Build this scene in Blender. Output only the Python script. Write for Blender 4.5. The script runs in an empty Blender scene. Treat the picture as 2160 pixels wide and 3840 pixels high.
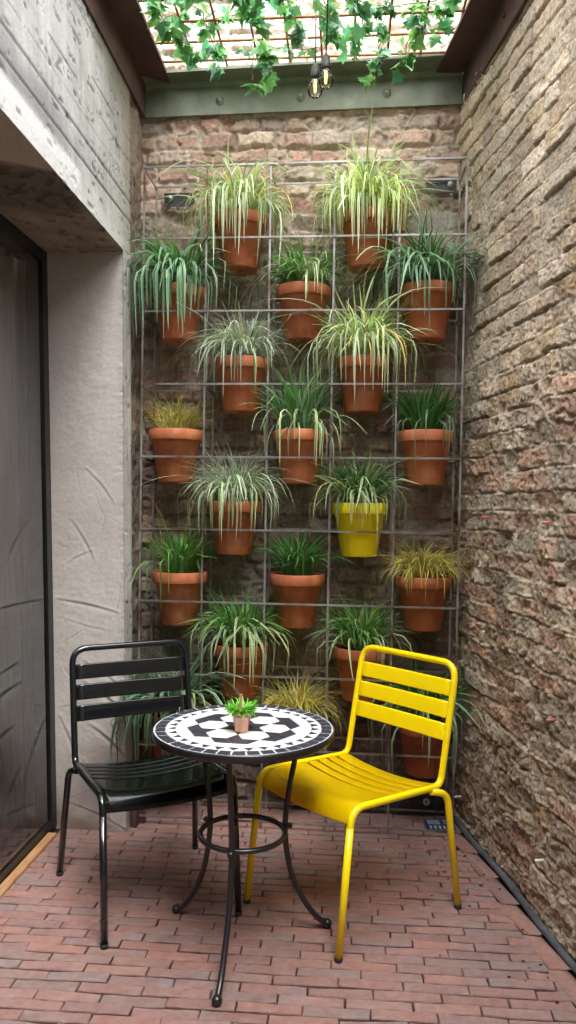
import bpy, bmesh, math, random
import numpy as np
from mathutils import Vector, Matrix

random.seed(7)
PI = math.pi
scene = bpy.context.scene
COL = scene.collection

# ------------------------------------------------------------------ helpers
def tag(o, label=None, cat=None, group=None, kind=None):
    if label: o['label'] = label
    if cat: o['category'] = cat
    if group: o['group'] = group
    if kind: o['kind'] = kind
    return o

def thing(name, label, cat, loc=(0, 0, 0), rz=0, group=None):
    o = bpy.data.objects.new(name, None)
    COL.objects.link(o)
    o.location = loc
    o.rotation_euler = (0, 0, rz)
    o.empty_display_size = 0.05
    return tag(o, label, cat, group)

def link(name, me, mat=None, parent=None, smooth=False):
    o = bpy.data.objects.new(name, me)
    COL.objects.link(o)
    if mat is not None:
        for m in (mat if isinstance(mat, (list, tuple)) else [mat]):
            me.materials.append(m)
    if parent is not None: o.parent = parent
    if smooth and len(me.polygons):
        me.polygons.foreach_set('use_smooth', [True] * len(me.polygons))
    return o

def obj(name, bm, mat=None, parent=None, smooth=False):
    me = bpy.data.meshes.new(name)
    bm.normal_update()
    bm.to_mesh(me); bm.free()
    return link(name, me, mat, parent, smooth)

def box(bm, c, s, rot=None, mi=0, bev=0.0):
    """box centred at c with full sizes s"""
    r = bmesh.ops.create_cube(bm, size=1.0)
    vs = r['verts']
    bmesh.ops.scale(bm, vec=s, verts=vs)
    if rot is not None: bmesh.ops.rotate(bm, cent=(0, 0, 0), matrix=rot, verts=vs)
    bmesh.ops.translate(bm, vec=c, verts=vs)
    fs = set(f for v in vs for f in v.link_faces)
    for f in fs: f.material_index = mi
    if bev > 0:
        es = set(e for v in vs for e in v.link_edges)
        bmesh.ops.bevel(bm, geom=list(es), offset=bev, segments=2, affect='EDGES', profile=0.6)
    return vs

def bar(bm, a, b, w, d=None, up=(0, 0, 1)):
    """rectangular bar from a to b"""
    a = Vector(a); b = Vector(b); d = d or w
    t = (b - a).normalized()
    up = Vector(up)
    if abs(t.dot(up)) > 0.95: up = Vector((0, 1, 0))
    x = t.cross(up).normalized(); y = x.cross(t).normalized()
    vs = []
    for p in (a, b):
        for sx, sy in ((-1, -1), (1, -1), (1, 1), (-1, 1)):
            vs.append(bm.verts.new(p + x * sx * w / 2 + y * sy * d / 2))
    for i in range(4):
        j = (i + 1) % 4
        bm.faces.new((vs[i], vs[j], vs[4 + j], vs[4 + i]))
    bm.faces.new(vs[3::-1]); bm.faces.new(vs[4:8])

def fillet(pts, r, n=6):
    """round the inner corners of a polyline; r may be a list per inner corner"""
    pts = [Vector(p) for p in pts]
    out = [pts[0]]
    for i in range(1, len(pts) - 1):
        rr = r[i - 1] if isinstance(r, (list, tuple)) else r
        a, b, c = pts[i - 1], pts[i], pts[i + 1]
        u = (a - b).normalized(); v = (c - b).normalized()
        ang = u.angle(v)
        if rr <= 0 or ang > PI - 0.02:
            out.append(b); continue
        dist = min(rr / math.tan(ang / 2), (a - b).length * .49, (c - b).length * .49)
        p0 = b + u * dist; p1 = b + v * dist
        for k in range(n + 1):
            t = k / n
            out.append(p0 * (1 - t) ** 2 + b * 2 * t * (1 - t) + p1 * t * t)
    out.append(pts[-1])
    return out

def tube(bm, pts, r, seg=10, closed=False, cap=True):
    pts = [Vector(p) for p in pts]
    n = len(pts)
    rings = []
    prev = None
    for i, p in enumerate(pts):
        if closed: t = pts[(i + 1) % n] - pts[i - 1]
        elif i == 0: t = pts[1] - pts[0]
        elif i == n - 1: t = pts[-1] - pts[-2]
        else: t = (pts[i + 1] - p).normalized() + (p - pts[i - 1]).normalized()
        t.normalize()
        if prev is None:
            ref = Vector((0, 0, 1)) if abs(t.z) < 0.9 else Vector((1, 0, 0))
            x = t.cross(ref).normalized()
        else:
            x = (prev - t * prev.dot(t)).normalized()
        prev = x
        y = t.cross(x)
        rr = r[i] if isinstance(r, (list, tuple)) else r
        rings.append([bm.verts.new(p + (x * math.cos(2 * PI * k / seg) + y * math.sin(2 * PI * k / seg)) * rr) for k in range(seg)])
    m = n if closed else n - 1
    for i in range(m):
        A = rings[i]; B = rings[(i + 1) % n]
        for k in range(seg):
            f = bm.faces.new((A[k], A[(k + 1) % seg], B[(k + 1) % seg], B[k]))
            f.smooth = True
    if cap and not closed:
        bm.faces.new(rings[0][::-1]); bm.faces.new(rings[-1])

def lathe(bm, prof, c=(0, 0, 0), seg=40, mi=0, close=False):
    """profile of (r, z) turned about z"""
    c = Vector(c); rings = []
    for r, z in prof:
        if r < 1e-6: rings.append([bm.verts.new(c + Vector((0, 0, z)))])
        else: rings.append([bm.verts.new(c + Vector((r * math.cos(2 * PI * k / seg), r * math.sin(2 * PI * k / seg), z))) for k in range(seg)])
    for A, B in zip(rings[:-1], rings[1:]):
        for k in range(seg):
            j = (k + 1) % seg
            if len(A) == 1 and len(B) == 1: continue
            if len(A) == 1: f = bm.faces.new((A[0], B[j], B[k]))
            elif len(B) == 1: f = bm.faces.new((A[k], A[j], B[0]))
            else: f = bm.faces.new((A[k], A[j], B[j], B[k]))
            f.material_index = mi; f.smooth = True

# ------------------------------------------------------------------ noise (numpy)
_tabs = {}
def _tab(seed):
    if seed not in _tabs: _tabs[seed] = np.random.RandomState(seed).rand(256, 256)
    return _tabs[seed]
def vnoise(u, v, seed=0):
    T = _tab(seed)
    iu = np.floor(u).astype(int); iv = np.floor(v).astype(int)
    fu = u - iu; fv = v - iv
    fu = fu * fu * fu * (fu * (fu * 6 - 15) + 10); fv = fv * fv * fv * (fv * (fv * 6 - 15) + 10)
    i0 = iu % 256; i1 = (iu + 1) % 256; j0 = iv % 256; j1 = (iv + 1) % 256
    return (T[i0, j0] * (1 - fu) + T[i1, j0] * fu) * (1 - fv) + (T[i0, j1] * (1 - fu) + T[i1, j1] * fu) * fv
def fbm(u, v, sc, octv=4, seed=0, gain=.5):
    s = np.zeros(np.broadcast(u, v).shape); a = 1.; tot = 0
    for k in range(octv):
        s = s + a * vnoise(u * sc + 17.3 * k, v * sc + 9.1 * k, seed + k); tot += a
        a *= gain; sc *= 2.03
    return s / tot
def sstep(a, b, x):
    t = np.clip((x - a) / (b - a), 0, 1); return t * t * (3 - 2 * t)
def mixc(a, b, t): return np.asarray(a) * (1 - t[..., None]) + np.asarray(b) * t[..., None]

def brick_pattern(u, v, course, lens, seed):
    """returns distance to joints, brick random ids"""
    rs = np.random.RandomState(seed)
    n = int((v.max() - v.min()) / course) + 6
    vb = v.min() - course + np.cumsum(course * (1 + .16 * (rs.rand(n) - .5)))
    ci = np.clip(np.searchsorted(vb, v.ravel()).reshape(v.shape), 1, n - 1)
    dv = np.minimum(v - vb[ci - 1], vb[ci] - v)
    du = np.zeros_like(v); idr = np.zeros_like(v); idr2 = np.zeros_like(v)
    span = u.max() - u.min()
    for c in range(1, n):
        m = ci == c
        if not m.any(): continue
        k = int(span / min(lens)) + 8
        L = np.array(lens)[rs.randint(len(lens), size=k)] * (1 + .2 * (rs.rand(k) - .5))
        ub = u.min() - .25 * rs.rand() - .2 + np.cumsum(L)
        bi = np.clip(np.searchsorted(ub, u[m]), 1, k - 1)
        du[m] = np.minimum(u[m] - ub[bi - 1], ub[bi] - u[m])
        idr[m] = rs.rand(k)[bi]; idr2[m] = rs.rand(k)[bi]
    return du, dv, idr, idr2

def sheet(name, us, vs, fpos, mat, parent=None, flip=False):
    """height-field surface; fpos(U, V) -> (pos[nu,nv,3], colour[nu,nv,3])"""
    Ug, Vg = np.meshgrid(us, vs, indexing='ij')
    P, C = fpos(Ug, Vg)
    nu, nv = Ug.shape
    idx = np.arange(nu * nv).reshape(nu, nv)
    q = np.stack([idx[:-1, :-1], idx[1:, :-1], idx[1:, 1:], idx[:-1, 1:]], -1).reshape(-1, 4)
    if flip: q = q[:, ::-1]
    me = bpy.data.meshes.new(name)
    me.vertices.add(nu * nv); me.vertices.foreach_set('co', P.reshape(-1).astype('f'))
    nq = len(q)
    me.loops.add(nq * 4); me.loops.foreach_set('vertex_index', q.reshape(-1).astype('i'))
    me.polygons.add(nq)
    me.polygons.foreach_set('loop_start', np.arange(0, nq * 4, 4, dtype='i'))
    me.polygons.foreach_set('loop_total', np.full(nq, 4, dtype='i'))
    me.polygons.foreach_set('use_smooth', np.ones(nq, dtype=bool))
    me.update(calc_edges=True)
    a = me.color_attributes.new('Col', 'FLOAT_COLOR', 'POINT')
    rgba = np.ones((nu * nv, 4), 'f'); rgba[:, :3] = np.clip(C.reshape(-1, 3), 0, 1)
    a.data.foreach_set('color', rgba.reshape(-1))
    return link(name, me, mat, parent)

def spaced(*segs):
    """concatenated ranges: (start, stop, step)..."""
    out = []
    for a, b, s in segs: out.append(np.arange(a, b, s))
    return np.concatenate(out + [np.array([segs[-1][1]])])

# ------------------------------------------------------------------ materials
def newmat(name):
    m = bpy.data.materials.new(name); m.use_nodes = True
    nt = m.node_tree; b = nt.nodes['Principled BSDF']
    return m, nt, b
def N(nt, t, **kw):
    n = nt.nodes.new(t)
    for k, v in kw.items(): setattr(n, k, v)
    return n
def noise(nt, scale, detail=4, rough=.55, vec=None):
    n = N(nt, 'ShaderNodeTexNoise'); n.inputs['Scale'].default_value = scale
    n.inputs['Detail'].default_value = detail; n.inputs['Roughness'].default_value = rough
    if vec is not None: nt.links.new(vec, n.inputs['Vector'])
    return n
def ramp(nt, fac, stops):
    r = N(nt, 'ShaderNodeValToRGB'); nt.links.new(fac, r.inputs[0])
    e = r.color_ramp.elements
    while len(e) < len(stops): e.new(.5)
    for el, (p, c) in zip(e, stops):
        el.position = p; el.color = (*c, 1) if len(c) == 3 else c
    return r
def objco(nt, scale=(1, 1, 1)):
    t = N(nt, 'ShaderNodeTexCoord'); mp = N(nt, 'ShaderNodeMapping')
    mp.inputs['Scale'].default_value = scale
    nt.links.new(t.outputs['Object'], mp.inputs[0]); return mp.outputs[0]
def bump(nt, b, h, strength=.3, dist=.003):
    n = N(nt, 'ShaderNodeBump'); n.inputs['Strength'].default_value = strength; n.inputs['Distance'].default_value = dist
    nt.links.new(h, n.inputs['Height']); nt.links.new(n.outputs[0], b.inputs['Normal']); return n
def mixrgb(nt, a, b, fac, mode='MIX'):
    n = N(nt, 'ShaderNodeMix', data_type='RGBA', blend_type=mode)
    for sock, v in ((n.inputs[0], fac), (n.inputs[6], a), (n.inputs[7], b)):
        if isinstance(v, (int, float)): sock.default_value = v
        elif isinstance(v, (tuple, list)): sock.default_value = (*v, 1) if len(v) == 3 else v
        else: nt.links.new(v, sock)
    return n.outputs[2]

def wall_mat(name, fine=90, bs=.5, bd=.004, var=.35, rough=.92):
    m, nt, b = newmat(name)
    at = N(nt, 'ShaderNodeAttribute', attribute_name='Col')
    co = objco(nt)
    n1 = noise(nt, fine, 6, .65, co); n2 = noise(nt, fine * 3.1, 3, .6, co)
    r = ramp(nt, n1.outputs[0], [(.3, (1 - var,) * 3), (.7, (1 + var * .6,) * 3)])
    c = mixrgb(nt, at.outputs['Color'], r.outputs[0], 1.0, 'MULTIPLY')
    nt.links.new(c, b.inputs['Base Color'])
    ad = N(nt, 'ShaderNodeMath', operation='ADD'); nt.links.new(n1.outputs[0], ad.inputs[0]); nt.links.new(n2.outputs[0], ad.inputs[1])
    bump(nt, b, ad.outputs[0], bs, bd)
    b.inputs['Roughness'].default_value = rough
    b.inputs['Specular IOR Level'].default_value = .25
    return m

def paint(name, col, rough=.3, coat=0., bumps=0., metallic=0., spec=.5, mot=.14):
    m, nt, b = newmat(name)
    co = objco(nt)
    n = noise(nt, 9, 5, .6, co)
    r = ramp(nt, n.outputs[0], [(.3, tuple(c * (1 - mot) for c in col)), (.7, tuple(min(1, c * (1 + .4 * mot)) for c in col))])
    nt.links.new(r.outputs[0], b.inputs['Base Color'])
    rr = ramp(nt, n.outputs[0], [(.3, (rough * (1 - mot),) * 3), (.75, (rough * (1 + 2 * mot),) * 3)])
    nt.links.new(rr.outputs[0], b.inputs['Roughness'])
    b.inputs['Metallic'].default_value = metallic
    b.inputs['Coat Weight'].default_value = coat
    b.inputs['Coat Roughness'].default_value = .08
    b.inputs['Specular IOR Level'].default_value = spec
    if bumps:
        v = N(nt, 'ShaderNodeTexVoronoi'); v.inputs['Scale'].default_value = 130
        nt.links.new(co, v.inputs['Vector'])
        r2 = ramp(nt, v.outputs['Distance'], [(.0, (1, 1, 1)), (.28, (0, 0, 0))])
        bump(nt, b, r2.outputs[0], bumps, .0015)
    return m

def mottled(name, stops, scale=12, rough=.6, metallic=0., bs=.2, bd=.001, stretch=(1, 1, 1), spec=.4, detail=6):
    m, nt, b = newmat(name)
    co = objco(nt, stretch)
    n = noise(nt, scale, detail, .6, co)
    r = ramp(nt, n.outputs[0], stops)
    nt.links.new(r.outputs[0], b.inputs['Base Color'])
    b.inputs['Roughness'].default_value = rough; b.inputs['Metallic'].default_value = metallic
    b.inputs['Specular IOR Level'].default_value = spec
    n2 = noise(nt, scale * 7, 4, .6, co)
    bump(nt, b, n2.outputs[0], bs, bd)
    return m

def foliage(name, green, edge, edge_amt, tip=None, var=.35, trans=.35, rough=.38):
    """leaf: u across the blade, v along it; pale margins"""
    m, nt, b = newmat(name)
    uv = N(nt, 'ShaderNodeUVMap'); sp = N(nt, 'ShaderNodeSeparateXYZ'); nt.links.new(uv.outputs[0], sp.inputs[0])
    at = N(nt, 'ShaderNodeAttribute', attribute_name='Col')
    # distance from the midrib
    s = N(nt, 'ShaderNodeMath', operation='SUBTRACT'); nt.links.new(sp.outputs[0], s.inputs[0]); s.inputs[1].default_value = .5
    a = N(nt, 'ShaderNodeMath', operation='ABSOLUTE'); nt.links.new(s.outputs[0], a.inputs[0])
    em = ramp(nt, a.outputs[0], [(.14, (0, 0, 0)), (.26, (edge_amt,) * 3)])
    c = mixrgb(nt, green, edge, em.outputs[0])
    if tip is not None:
        tr = ramp(nt, sp.outputs[1], [(.8, (0, 0, 0)), (1, (.7,) * 3)])
        c = mixrgb(nt, c, tip, tr.outputs[0])
    c = mixrgb(nt, c, at.outputs['Color'], 1.0, 'MULTIPLY')
    nt.links.new(c, b.inputs['Base Color'])
    b.inputs['Roughness'].default_value = rough
    b.inputs['Specular IOR Level'].default_value = .45
    t = N(nt, 'ShaderNodeBsdfTranslucent'); nt.links.new(c, t.inputs[0])
    mx = N(nt, 'ShaderNodeMixShader'); mx.inputs[0].default_value = trans
    out = nt.nodes['Material Output']
    nt.links.new(b.outputs[0], mx.inputs[1]); nt.links.new(t.outputs[0], mx.inputs[2]); nt.links.new(mx.outputs[0], out.inputs[0])
    return m

M = {}
M['brick_back'] = wall_mat('weathered_brown_brick', 80, .7, .007, .35)
M['brick_right'] = wall_mat('rough_mortared_brick', 95, .75, .008, .42)
M['concrete'] = wall_mat('board_marked_concrete', 85, .4, .003, .16)
M['plaster'] = wall_mat('scratched_render', 120, .35, .002, .14)
M['clinker'] = wall_mat('red_clinker', 45, .3, .0015, .2, .6)
M['plaster_dim'] = mottled('dim_render', [(.3, (.11, .10, .09)), (.7, (.17, .16, .145))], 4, .9)
M['joint'] = mottled('dark_joint_sand', [(.3, (.035, .025, .02)), (.7, (.10, .07, .055))], 60, .95)
def terracotta():
    m, nt, b = newmat('terracotta')
    co = objco(nt, (1, 1, .35)); oi = N(nt, 'ShaderNodeObjectInfo')
    n = noise(nt, 14, 6, .6, co)
    r = ramp(nt, n.outputs[0], [(.25, (.33, .095, .038)), (.5, (.46, .142, .057)), (.75, (.53, .19, .085))])
    rr = ramp(nt, oi.outputs['Random'], [(0, (.72, .68, .66)), (.5, (1, 1, 1)), (1, (1.15, 1.22, 1.26))])
    c = mixrgb(nt, r.outputs[0], rr.outputs[0], 1., 'MULTIPLY')
    ofs = N(nt, 'ShaderNodeVectorMath', operation='ADD'); cmb = N(nt, 'ShaderNodeCombineXYZ')
    mul = N(nt, 'ShaderNodeMath', operation='MULTIPLY'); nt.links.new(oi.outputs['Random'], mul.inputs[0]); mul.inputs[1].default_value = 40
    nt.links.new(mul.outputs[0], cmb.inputs[0]); nt.links.new(mul.outputs[0], cmb.inputs[1])
    nt.links.new(objco(nt), ofs.inputs[0]); nt.links.new(cmb.outputs[0], ofs.inputs[1])
    nb = noise(nt, 11, 7, .68, ofs.outputs[0])
    br = ramp(nt, nb.outputs[0], [(.56, (0, 0, 0)), (.74, (.42, .42, .42))])
    c = mixrgb(nt, c, (.56, .36, .26), br.outputs[0])
    nd = noise(nt, 6, 6, .7, ofs.outputs[0])
    dr2 = ramp(nt, nd.outputs[0], [(.30, (.45, .42, .40)), (.46, (1, 1, 1))])
    c = mixrgb(nt, c, dr2.outputs[0], .75, 'MULTIPLY')
    nt.links.new(c, b.inputs['Base Color'])
    b.inputs['Roughness'].default_value = .62; b.inputs['Specular IOR Level'].default_value = .35
    n2 = noise(nt, 90, 4, .6, objco(nt, (.4, .4, 3)))
    bump(nt, b, n2.outputs[0], .12, .001)
    return m
M['terracotta'] = terracotta()
M['pale_terracotta'] = paint('glazed_pale_terracotta', (.58, .27, .16), .12, .8)
M['yellow_pot'] = paint('yellow_pot_paint', (.97, .80, .006), .4, .2, mot=.05)
M['yellow'] = paint('wet_yellow_lacquer', (1.0, .745, .003), .24, .4, bumps=.18, mot=.025)
M['black'] = paint('black_lacquer', (.005, .006, .008), .16, .6, mot=.05, spec=.5)
M['black_iron'] = paint('black_wrought_iron', (.012, .012, .014), .3, .25)
M['rubber'] = paint('black_rubber', (.01, .01, .01), .7)
M['soil'] = mottled('potting_soil', [(.3, (.015, .009, .006)), (.7, (.06, .035, .022))], 60, .95, bs=.8, bd=.006)
M['rack'] = mottled('raw_steel_bar', [(.36, (.17, .075, .04)), (.46, (.24, .22, .205)), (.7, (.44, .435, .42))], 6, .36, .6, stretch=(1, 1, 1))
M['maroon'] = mottled('maroon_primer_steel', [(.3, (.040, .020, .020)), (.55, (.085, .043, .040)), (.75, (.15, .062, .040))], 6, .6, .1, bs=.25)
M['galv'] = mottled('grey_green_steel', [(.3, (.115, .13, .095)), (.55, (.185, .20, .145)), (.75, (.26, .265, .20))], 7, .5, .25, bs=.15)
M['zinc'] = mottled('zinc_bolt', [(.3, (.22, .22, .2)), (.7, (.5, .5, .46))], 30, .4, .8)
M['plate'] = mottled('dark_steel_plate', [(.3, (.03, .032, .035)), (.7, (.09, .09, .095))], 14, .45, .6)
M['rust'] = mottled('rusty_rebar', [(.3, (.20, .07, .018)), (.7, (.42, .17, .045))], 25, .75, .1)
M['tile_white'] = paint('white_stone_tile', (.86, .85, .83), .35, mot=.04)
M['tile_black'] = paint('black_stone_tile', (.040, .038, .050), .35)
M['grout'] = mottled('grey_grout', [(.3, (.38, .41, .46)), (.7, (.52, .55, .60))], 50, .8)
M['wood'] = mottled('pale_timber', [(.3, (.28, .13, .055)), (.55, (.45, .25, .12)), (.75, (.55, .36, .2))], 10, .6, stretch=(14, 1, 14))
M['frame_black'] = paint('black_aluminium', (.008, .009, .011), .35)
M['conduit'] = mottled('grey_conduit', [(.3, (.04, .045, .055)), (.7, (.13, .14, .16))], 12, .55)
M['stem'] = mottled('ivy_stem', [(.3, (.10, .06, .025)), (.7, (.25, .16, .06))], 20, .7)
M['cable'] = paint('black_cable', (.01, .01, .01), .5)
M['white_plastic'] = paint('white_plastic', (.75, .75, .73), .4)
M['red_plastic'] = paint('red_plastic', (.62, .20, .15), .5)
M['navy'] = paint('navy_enamel', (.012, .025, .09), .35)
M['pale_blue'] = paint('pale_slot', (.45, .52, .6), .4)
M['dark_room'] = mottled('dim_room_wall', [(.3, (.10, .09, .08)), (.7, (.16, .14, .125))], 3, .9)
M['oak_floor'] = mottled('oak_floor', [(.3, (.26, .12, .05)), (.7, (.42, .22, .10))], 5, .4, stretch=(12, 1, 1))

def glass_mat(name, ior=1.9, tint=(.86, .9, .88)):
    m, nt, b = newmat(name)
    nt.nodes.remove(b)
    tr = N(nt, 'ShaderNodeBsdfTransparent'); tr.inputs[0].default_value = (*tint, 1)
    gl = N(nt, 'ShaderNodeBsdfGlossy'); gl.inputs['Roughness'].default_value = .02
    gl.inputs[0].default_value = (.95, .97, 1, 1)
    fr = N(nt, 'ShaderNodeFresnel'); fr.inputs[0].default_value = ior
    mx = N(nt, 'ShaderNodeMixShader')
    nt.links.new(fr.outputs[0], mx.inputs[0]); nt.links.new(tr.outputs[0], mx.inputs[1]); nt.links.new(gl.outputs[0], mx.inputs[2])
    nt.links.new(mx.outputs[0], nt.nodes['Material Output'].inputs[0])
    return m
M['glass'] = glass_mat('door_glass', 3.0, (.95, .96, .93))
M['bulb_glass'] = glass_mat('bulb_glass', 1.32, (.96, .92, .82))
def emis(name, col, s):
    m, nt, b = newmat(name)
    b.inputs['Base Color'].default_value = (*col, 1); b.inputs['Emission Color'].default_value = (*col, 1)
    b.inputs['Emission Strength'].default_value = s
    n = noise(nt, 40); nt.links.new(n.outputs[0], b.inputs['Roughness'])
    return m
M['filament'] = emis('glowing_filament', (1, .72, .38), 2.2)
def curtain_mat():
    m, nt, b = newmat('banded_curtain')
    t = N(nt, 'ShaderNodeTexCoord'); sp = N(nt, 'ShaderNodeSeparateXYZ'); nt.links.new(t.outputs['Object'], sp.inputs[0])
    mr = N(nt, 'ShaderNodeMapRange'); mr.inputs[1].default_value = 0; mr.inputs[2].default_value = 4
    nt.links.new(sp.outputs[1], mr.inputs[0])
    r = ramp(nt, mr.outputs[0], [(0, (.80, .74, .62)), (.60, (.85, .79, .66)), (.72, (.66, .60, .50)), (.79, (.82, .75, .62)),
                                 (.806, (.62, .58, .48)), (.809, (1, .66, .14)), (.821, (.98, .64, .14)), (.824, (.18, .21, .19))])
    n = noise(nt, 30, 3, .5, objco(nt, (1, 8, .2)))
    r2 = ramp(nt, n.outputs[0], [(.3, (.8,) * 3), (.7, (1.1,) * 3)])
    nt.links.new(mixrgb(nt, r.outputs[0], r2.outputs[0], 1, 'MULTIPLY'), b.inputs['Base Color'])
    b.inputs['Roughness'].default_value = .9
    return m
M['curtain'] = curtain_mat()

# grasses
M['grass_pale'] = foliage('variegated_pale_sedge', (.24, .40, .11), (.84, .88, .62), .85, (.74, .72, .50))
M['grass_pale2'] = foliage('variegated_yellow_sedge', (.32, .50, .08), (.82, .88, .48), .85, (.70, .70, .42))
M['grass_green'] = foliage('mid_green_lilyturf', (.085, .25, .05), (.22, .42, .12), .55, (.26, .36, .13))
M['grass_blue'] = foliage('blue_green_lilyturf', (.11, .25, .12), (.33, .48, .31), .7, (.4, .5, .33))
M['grass_deep'] = foliage('deep_green_lilyturf', (.055, .18, .04), (.13, .29, .085), .5, (.14, .25, .08))
M['grass_silver'] = foliage('silver_edged_sedge', (.12, .21, .10), (.68, .74, .58), .85, (.6, .6, .45))
M['grass_edge'] = foliage('white_edged_lilyturf', (.085, .21, .055), (.62, .70, .42), .85, (.58, .62, .38))
M['grass_gold'] = foliage('golden_grass', (.50, .46, .09), (.66, .60, .20), .6, (.62, .54, .22))
M['succulent'] = foliage('bright_green_leaf', (.16, .42, .04), (.22, .5, .07), .4, (.3, .55, .1))
M['ivy'] = foliage('ivy_leaf', (.16, .42, .11), (.30, .56, .22), .6, None, trans=.5, rough=.22)

# ================================================================== SETTING
# left wall leans slightly; x of its face at height z
def LX(z): return -.932 - .0165 * z
def DX(z): return -1.249 - .029 * z        # glazed door plane
YB = 3.625                                  # back wall mean face
def RX(y): return .512 + .185 * (3.62 - y)  # right wall mean face
ZS = 2.50                                   # soffit of the lintel

# ---- back brick wall
def f_back(U, V):
    wu = U + .020 * (fbm(U, V, 7, 3, 1) - .5); wv = V + .022 * (fbm(U, V, 5, 3, 5) - .5) + .006 * np.sin(U * 2.1)
    du, dv, i1, i2 = brick_pattern(wu, wv, .079, [.20, .21, .115, .19, .17], 11)
    d = np.minimum(du, dv)
    n1 = fbm(U, V, 26, 4, 21); n2 = fbm(U, V, 90, 3, 31); big = fbm(U, V, 2.3, 3, 41)
    rough = fbm(U, V, 11, 4, 51)
    b = sstep(.002, .015, d + .018 * (n1 - .5))
    smear = sstep(.52, .66, rough * .6 + big * .4)           # mortar smeared over the bricks
    b2 = b * (1 - .75 * smear)
    chip = sstep(.60, .72, fbm(U, V, 15, 3, 61)) * b
    h = b2 * (.010 + .016 * (i1 - .35)) + .010 * smear * n1 + .012 * (n1 - .5) + .006 * (n2 - .5) - .014 * chip
    deep = sstep(.50, .66, fbm(U, V, 6, 2, 71)) * (1 - b)
    h = h - .016 * deep
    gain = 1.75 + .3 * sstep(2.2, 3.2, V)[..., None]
    pal = np.array([[.29, .205, .155], [.27, .18, .14], [.31, .23, .175], [.24, .17, .135], [.28, .175, .135], [.33, .255, .195], [.23, .18, .145]])
    bc = pal[(i2 * len(pal)).astype(int) % len(pal)] * (.8 + .4 * i1[..., None])
    red = sstep(.64, .74, fbm(U, V, 5, 3, 81)); bc = mixc(bc, [.27, .125, .09], .55 * red * b)
    mc = mixc([.24, .19, .145], [.36, .30, .24], fbm(U, V, 20, 3, 91))
    c = mixc(mc, bc, b2)
    c = c * gain * np.array([.97, 1.0, 1.03]) * (.76 + .48 * n1[..., None])
    low = sstep(2.6, .2, V); c = c * (1 - .5 * low[..., None]) * (1 - .12 * sstep(1.0, .2, V)[..., None])            # painted shade: colour darkens towards the bottom, with some damp
    # pale cement patch top right
    pt = sstep(.035, .0, np.maximum(np.abs(U - .375) - .085, np.abs(V - 2.66) - .11) + .03 * (n1 - .5))
    c = mixc(c, [.50, .46, .40], .9 * pt); h = h * (1 - .8 * pt) + .008 * pt
    # grey smooth patches in the middle
    for (pu, pv, su, sv, cc) in ((-.49, 2.36, .11, .09, [.20, .185, .165]), (.02, 2.33, .09, .09, [.19, .17, .15]), (-.62, 1.95, .08, .1, [.19, .165, .13])):
        p2 = sstep(.03, -.01, np.maximum(np.abs(U - pu) - su, np.abs(V - pv) - sv) + .05 * (n1 - .5)); c = mixc(c, cc, .7 * p2); h = h * (1 - .6 * p2)
    up = sstep(3.30, 3.45, V)  # upper zone painted paler, standing in for strong daylight above the beam
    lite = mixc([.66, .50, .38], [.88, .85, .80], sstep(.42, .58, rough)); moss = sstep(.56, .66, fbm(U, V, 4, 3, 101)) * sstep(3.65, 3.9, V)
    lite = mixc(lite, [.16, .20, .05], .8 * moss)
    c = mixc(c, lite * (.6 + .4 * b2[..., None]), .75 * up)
    P = np.stack([U, YB - h, V], -1)
    return P, c
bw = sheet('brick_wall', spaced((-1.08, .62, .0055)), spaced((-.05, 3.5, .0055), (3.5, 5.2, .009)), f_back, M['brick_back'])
tag(bw, 'weathered brown brick wall at the back, behind the plant rack', 'brick wall')

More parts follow.
